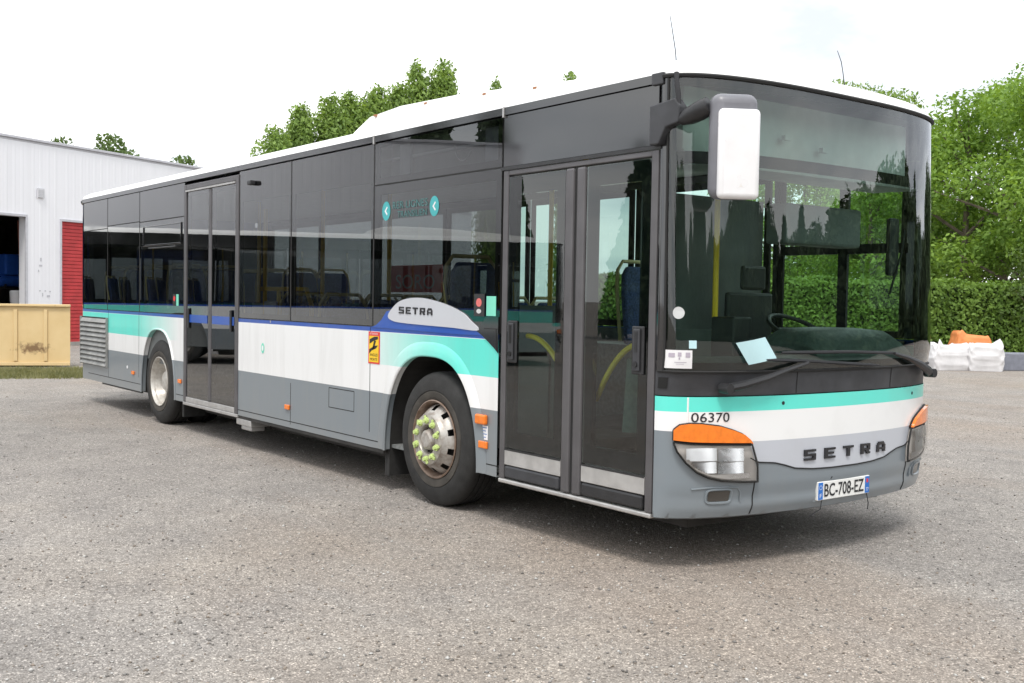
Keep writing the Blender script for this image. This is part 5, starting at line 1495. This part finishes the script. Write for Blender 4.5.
m_ = MB(); m_.box(-11.4,XC-0.05,FAR-0.06,FAR-0.035,0.38,1.29); m_.box(-6.2,-3.45,S+0.04,S+0.06,0.38,1.29); m_.box(-11.4,-9.2,S+0.04,S+0.06,0.74,1.29); m_.build('inner_lining', M_intdark, bus)
def seat_mesh():
    m = MB()
    # back: slightly reclined, rounded top
    pts = [(-0.21,0.42),(-0.215,0.85),(-0.20,1.02),(-0.15,1.09),(0.15,1.09),(0.20,1.02),(0.215,0.85),(0.21,0.42)]
    vs = []
    for dx in (0.0, 0.055):
        for (y, z) in pts: vs.append((-0.20-0.10*(z-0.42)+dx, y, z))
    k = len(pts)
    m.add(vs, [tuple(range(k)), tuple(range(2*k-1,k-1,-1))] + [(i,(i+1)%k,k+(i+1)%k,k+i) for i in range(k)])
    m.box(-0.17, 0.24, -0.215, 0.215, 0.38, 0.46)
    return m
def frame_mesh():
    m = MB()
    P = [(-0.21,-0.235,0.45),(-0.26,-0.24,0.90),(-0.275,-0.22,1.06),(-0.28,-0.16,1.135),(-0.28,0.16,1.135),(-0.275,0.22,1.06),(-0.26,0.24,0.90),(-0.21,0.235,0.45)]
    m.tube(P, 0.016, 6)
    return m
def leg_mesh():
    m = MB(); m.tube([(0.0,0,0),(0,0,0.38)], 0.03, 8); return m
seat0 = seat_mesh().build('seat', M_seat, bus, bevel=0.02)
f0 = frame_mesh().build('grab_frame', M_cream, seat0, smooth=True)
l0 = leg_mesh().build('seat_leg', M_intdark, seat0)
def put_seat(x, y, z, first=[True], rz=0.0):
    if first[0]: s = seat0; first[0] = False
    else:
        s = seat0.copy(); C.objects.link(s); s.parent = bus
        for ch in (f0, l0): c_ = ch.copy(); C.objects.link(c_); c_.parent = s
    s.location = (x, y, z); s.rotation_euler = (0,0,rz)
put_seat(-2.35, -0.98, 0.60+0.12)
for x in (-4.35, -5.15): put_seat(x, -0.98, 0.42); put_seat(x, -0.52, 0.42)
for x in (-8.25, -9.05, -9.85, -10.65): put_seat(x, -0.96, 0.74); put_seat(x, -0.50, 0.74)
for x in (-2.6,): put_seat(x, 0.96, 0.75)
for x in (-3.8, -4.6, -5.4, -6.2): put_seat(x, 0.96, 0.42); put_seat(x, 0.50, 0.42)
for x in (-8.25, -9.05, -9.85, -10.65): put_seat(x, 0.96, 0.74); put_seat(x, 0.50, 0.74)
# yellow rails
def rail(pts, r=0.022):
    m = MB(); m.tube(pts, r, 8); return m.build('handrail', M_yellow, bus, smooth=True)
for x, y in ((-1.95,-0.45),(-6.05,-0.45),(-7.85,-0.35),(-3.5,0.5),(-5.0,-0.28),(-9.4,-0.28)): rail([(x,y,0.37 if x > -7.7 else 0.74),(x,y,2.62)])
rail([(-1.08,0.0,0.37),(-1.08,0.0,2.42)], 0.02)
rail([(-6.12,-1.12,1.60),(-6.12,-1.05,1.60),(-5.55,-1.05,1.60)]); rail([(-5.8,-1.05,0.4),(-5.8,-1.05,1.60)]); rail([(-6.12,-1.05,0.4),(-6.12,-1.05,2.40)])
rail([(-5.45,-1.05,1.60),(-5.20,-1.05,1.60),(-5.10,-1.05,1.45),(-5.08,-1.05,1.1)])
# bowed grab bars inside the front door leaves
def bow(x0, z0, x1, z1, bulge):
    P = []
    for i in range(13):
        t = i/12; P.append((x0+(x1-x0)*t, S+0.09, z0+(z1-z0)*(1-(1-t)**2.2)))
    return rail(P, 0.018)
bow(-1.30, 1.10, -1.66, 1.30, 0.1); bow(-0.96, 0.93, -0.53, 1.30, 0.1)
m_ = MB(); m_.tube([(-1.27,S+0.30,0.6),(-1.27,S+0.30,1.95)],0.017,8); m_.build('handrail', M_yellow, bus, smooth=True)
# screens by the doors
m_ = MB(); m_.box(-6.20,-6.18,-1.15,-0.55,0.55,1.46); m_.box(-5.98,-5.72,-1.12,-1.10,1.05,1.48); m_.build('draught_screen', M_int, bus)
m_ = MB(); m_.box(-2.02,-2.0,-1.15,-0.6,0.5,1.5); m_.build('draught_screen', M_intdark, bus)
# driver's cab
m_ = MB(); m_.box(-1.72,-1.68,0.10,1.2,0.37,2.35); m_.box(-1.68,-1.12,0.08,0.11,0.37,1.35); m_.box(-1.72,-1.66,0.08,0.12,0.37,2.35); m_.build('cab_partition', M_intdark, bus)
m_ = MB(); m_.box(-1.38,-1.33,0.42,0.92,0.95,1.62); m_.box(-1.36,-0.90,0.42,0.92,0.85,0.98); m_.box(-1.34,-1.30,0.54,0.80,1.64,1.82); m_.build('driver_seat', M_black, bus, bevel=0.03)
m_ = MB()
P = [FS(t, 1.2, -0.05) for t in np.linspace(R(-78), R(78), 40)]
vs = [(p_.x, p_.y, 1.19) for p_ in P] + [(p_.x-0.25, p_.y*0.97, 1.225) for p_ in P] + [(min(-0.62, p_.x-0.45), p_.y*0.95, 1.20) for p_ in P] + [(min(-0.66, p_.x-0.48), p_.y*0.95, 0.75) for p_ in P]
m_.add(vs, [(j*40+i, j*40+i+1, (j+1)*40+i+1, (j+1)*40+i) for j in range(3) for i in range(39)])
dash = m_.build('dashboard', M_dash, bus, smooth=True, angle=40)
m_ = MB()   # instrument hood on the driver's side
prof = [(-0.22,1.20),(-0.26,1.30),(-0.36,1.375),(-0.60,1.39),(-0.66,1.36),(-0.66,1.20)]
ysd = [0.02,0.06,0.12,0.5,0.9,0.98,1.04]; sc_ = [0.55,0.8,0.96,1.0,0.96,0.8,0.5]
vs = []
for y, s_ in zip(ysd, sc_): vs += [(x, y, 1.20+(z-1.20)*s_) for x, z in prof]
k = len(prof)
m_.add(vs, [(i*k+j, i*k+j+1, (i+1)*k+j+1, (i+1)*k+j) for i in range(len(ysd)-1) for j in range(k-1)]); m_.add(vs[:k], [tuple(range(k))]); m_.add(vs[-k:], [tuple(range(k))])
m_.build('instrument_hood', M_dash, dash, smooth=True, angle=50)
m_ = MB()
sc0 = Vector((-0.80,0.55,1.36)); ax_ = Vector((0.45,0,0.9)).normalized(); e1 = Vector((0,1,0)); e2 = ax_.cross(e1)
m_.tube([sc0+(e1*math.cos(2*PI*i/32)+e2*math.sin(2*PI*i/32))*0.22 for i in range(33)], 0.016, 8)
m_.tube([sc0-e1*0.21, sc0, sc0+e1*0.21], 0.018, 6); m_.tube([sc0, sc0-ax_*0.4], 0.035, 8)
m_.build('steering_wheel', M_black, dash, smooth=True)
m_ = MB(); m_.box(-0.62,-0.45,-0.05,0.75,1.93,2.19); m_.build('ticket_display', M_intdark, bus, bevel=0.02)
m_ = MB(); m_.box(-0.60,-0.35,-1.1,1.1,2.34,2.42); m_.build('front_header', M_int, bus)
m_ = MB(); m_.box(-0.95,-0.75,-0.18,0.0,0.9,1.45); m_.tube([(-0.85,-0.09,0.37),(-0.85,-0.09,0.95)],0.03,8); m_.build('ticket_machine', M_black, bus, bevel=0.02)
m_ = MB(); m_.tube([FS(R(52),2.06,-0.16), FS(R(47),1.9,-0.17), FS(R(36),1.62,-0.2)], 0.008, 6); m_.build('sunblind_rod', M_ink, bus)
m_ = MB(); m_.box(-0.42,-0.38,0.98,1.10,1.75,2.15); m_.build('cab_mirror', M_ink, bus, bevel=0.02)
m_ = MB(); m_.box(-7.40,-6.28,1.17,1.185,1.60,1.92); o = m_.build('sign_reflection', simple('sign_reflection_red', (0.85, 0.10, 0.10), 0.6), bus)  # added sheet standing in for a red sign reflected in the side window
V, F = text_geo('SORO', 0.86, 0.17); m_ = MB(); m_.add([(-7.28+a, 1.166, 1.64+b) for a,b in V], F); m_.build('reflected_lettering', M_paper, o, recalc=False)

# things left on the dashboard
m_ = MB()
c0, c1, c2, c3 = FY(-0.951,1.319,0.012), FY(-0.748,1.352,0.012), FY(-0.658,1.231,0.012), FY(-0.858,1.194,0.012)
vs = []
for j in range(7):
    for i in range(5):
        u_, w_ = i/4, j/6
        p_ = (c0*(1-u_)+c1*u_)*(1-w_)+(c3*(1-u_)+c2*u_)*w_
        vs.append((p_.x+0.012+0.012*math.sin(PI*u_), p_.y, p_.z))
m_.add(vs, [(j*5+i,j*5+i+1,(j+1)*5+i+1,(j+1)*5+i) for j in range(6) for i in range(4)])
pb = m_.build('paper_sheet', M_pblue, None, smooth=True); tag(pb, 'pale blue paper sheet tucked under the wiper on the bus windscreen', 'paper sheet')

# ---- a second bus of the fleet, parked along the warehouse left of the picture (seen in the side glass)
b2_ = copy_tree(bus)
q_ = WP + ws_*(-20.4) + wn*2.9
b2_.location = (q_.x, q_.y, 0); b2_.rotation_euler = (0, 0, WA + PI)
gone = []
for ch in b2_.children:
    if ch.name.split('.')[0] in ('sign_reflection', 'warning_sticker', 'antenna'): gone += [ch] + list(ch.children_recursive)
for ch in gone: bpy.data.objects.remove(ch)
b2_['label'] = 'second city bus parked along the warehouse, mirrored in the side windows'
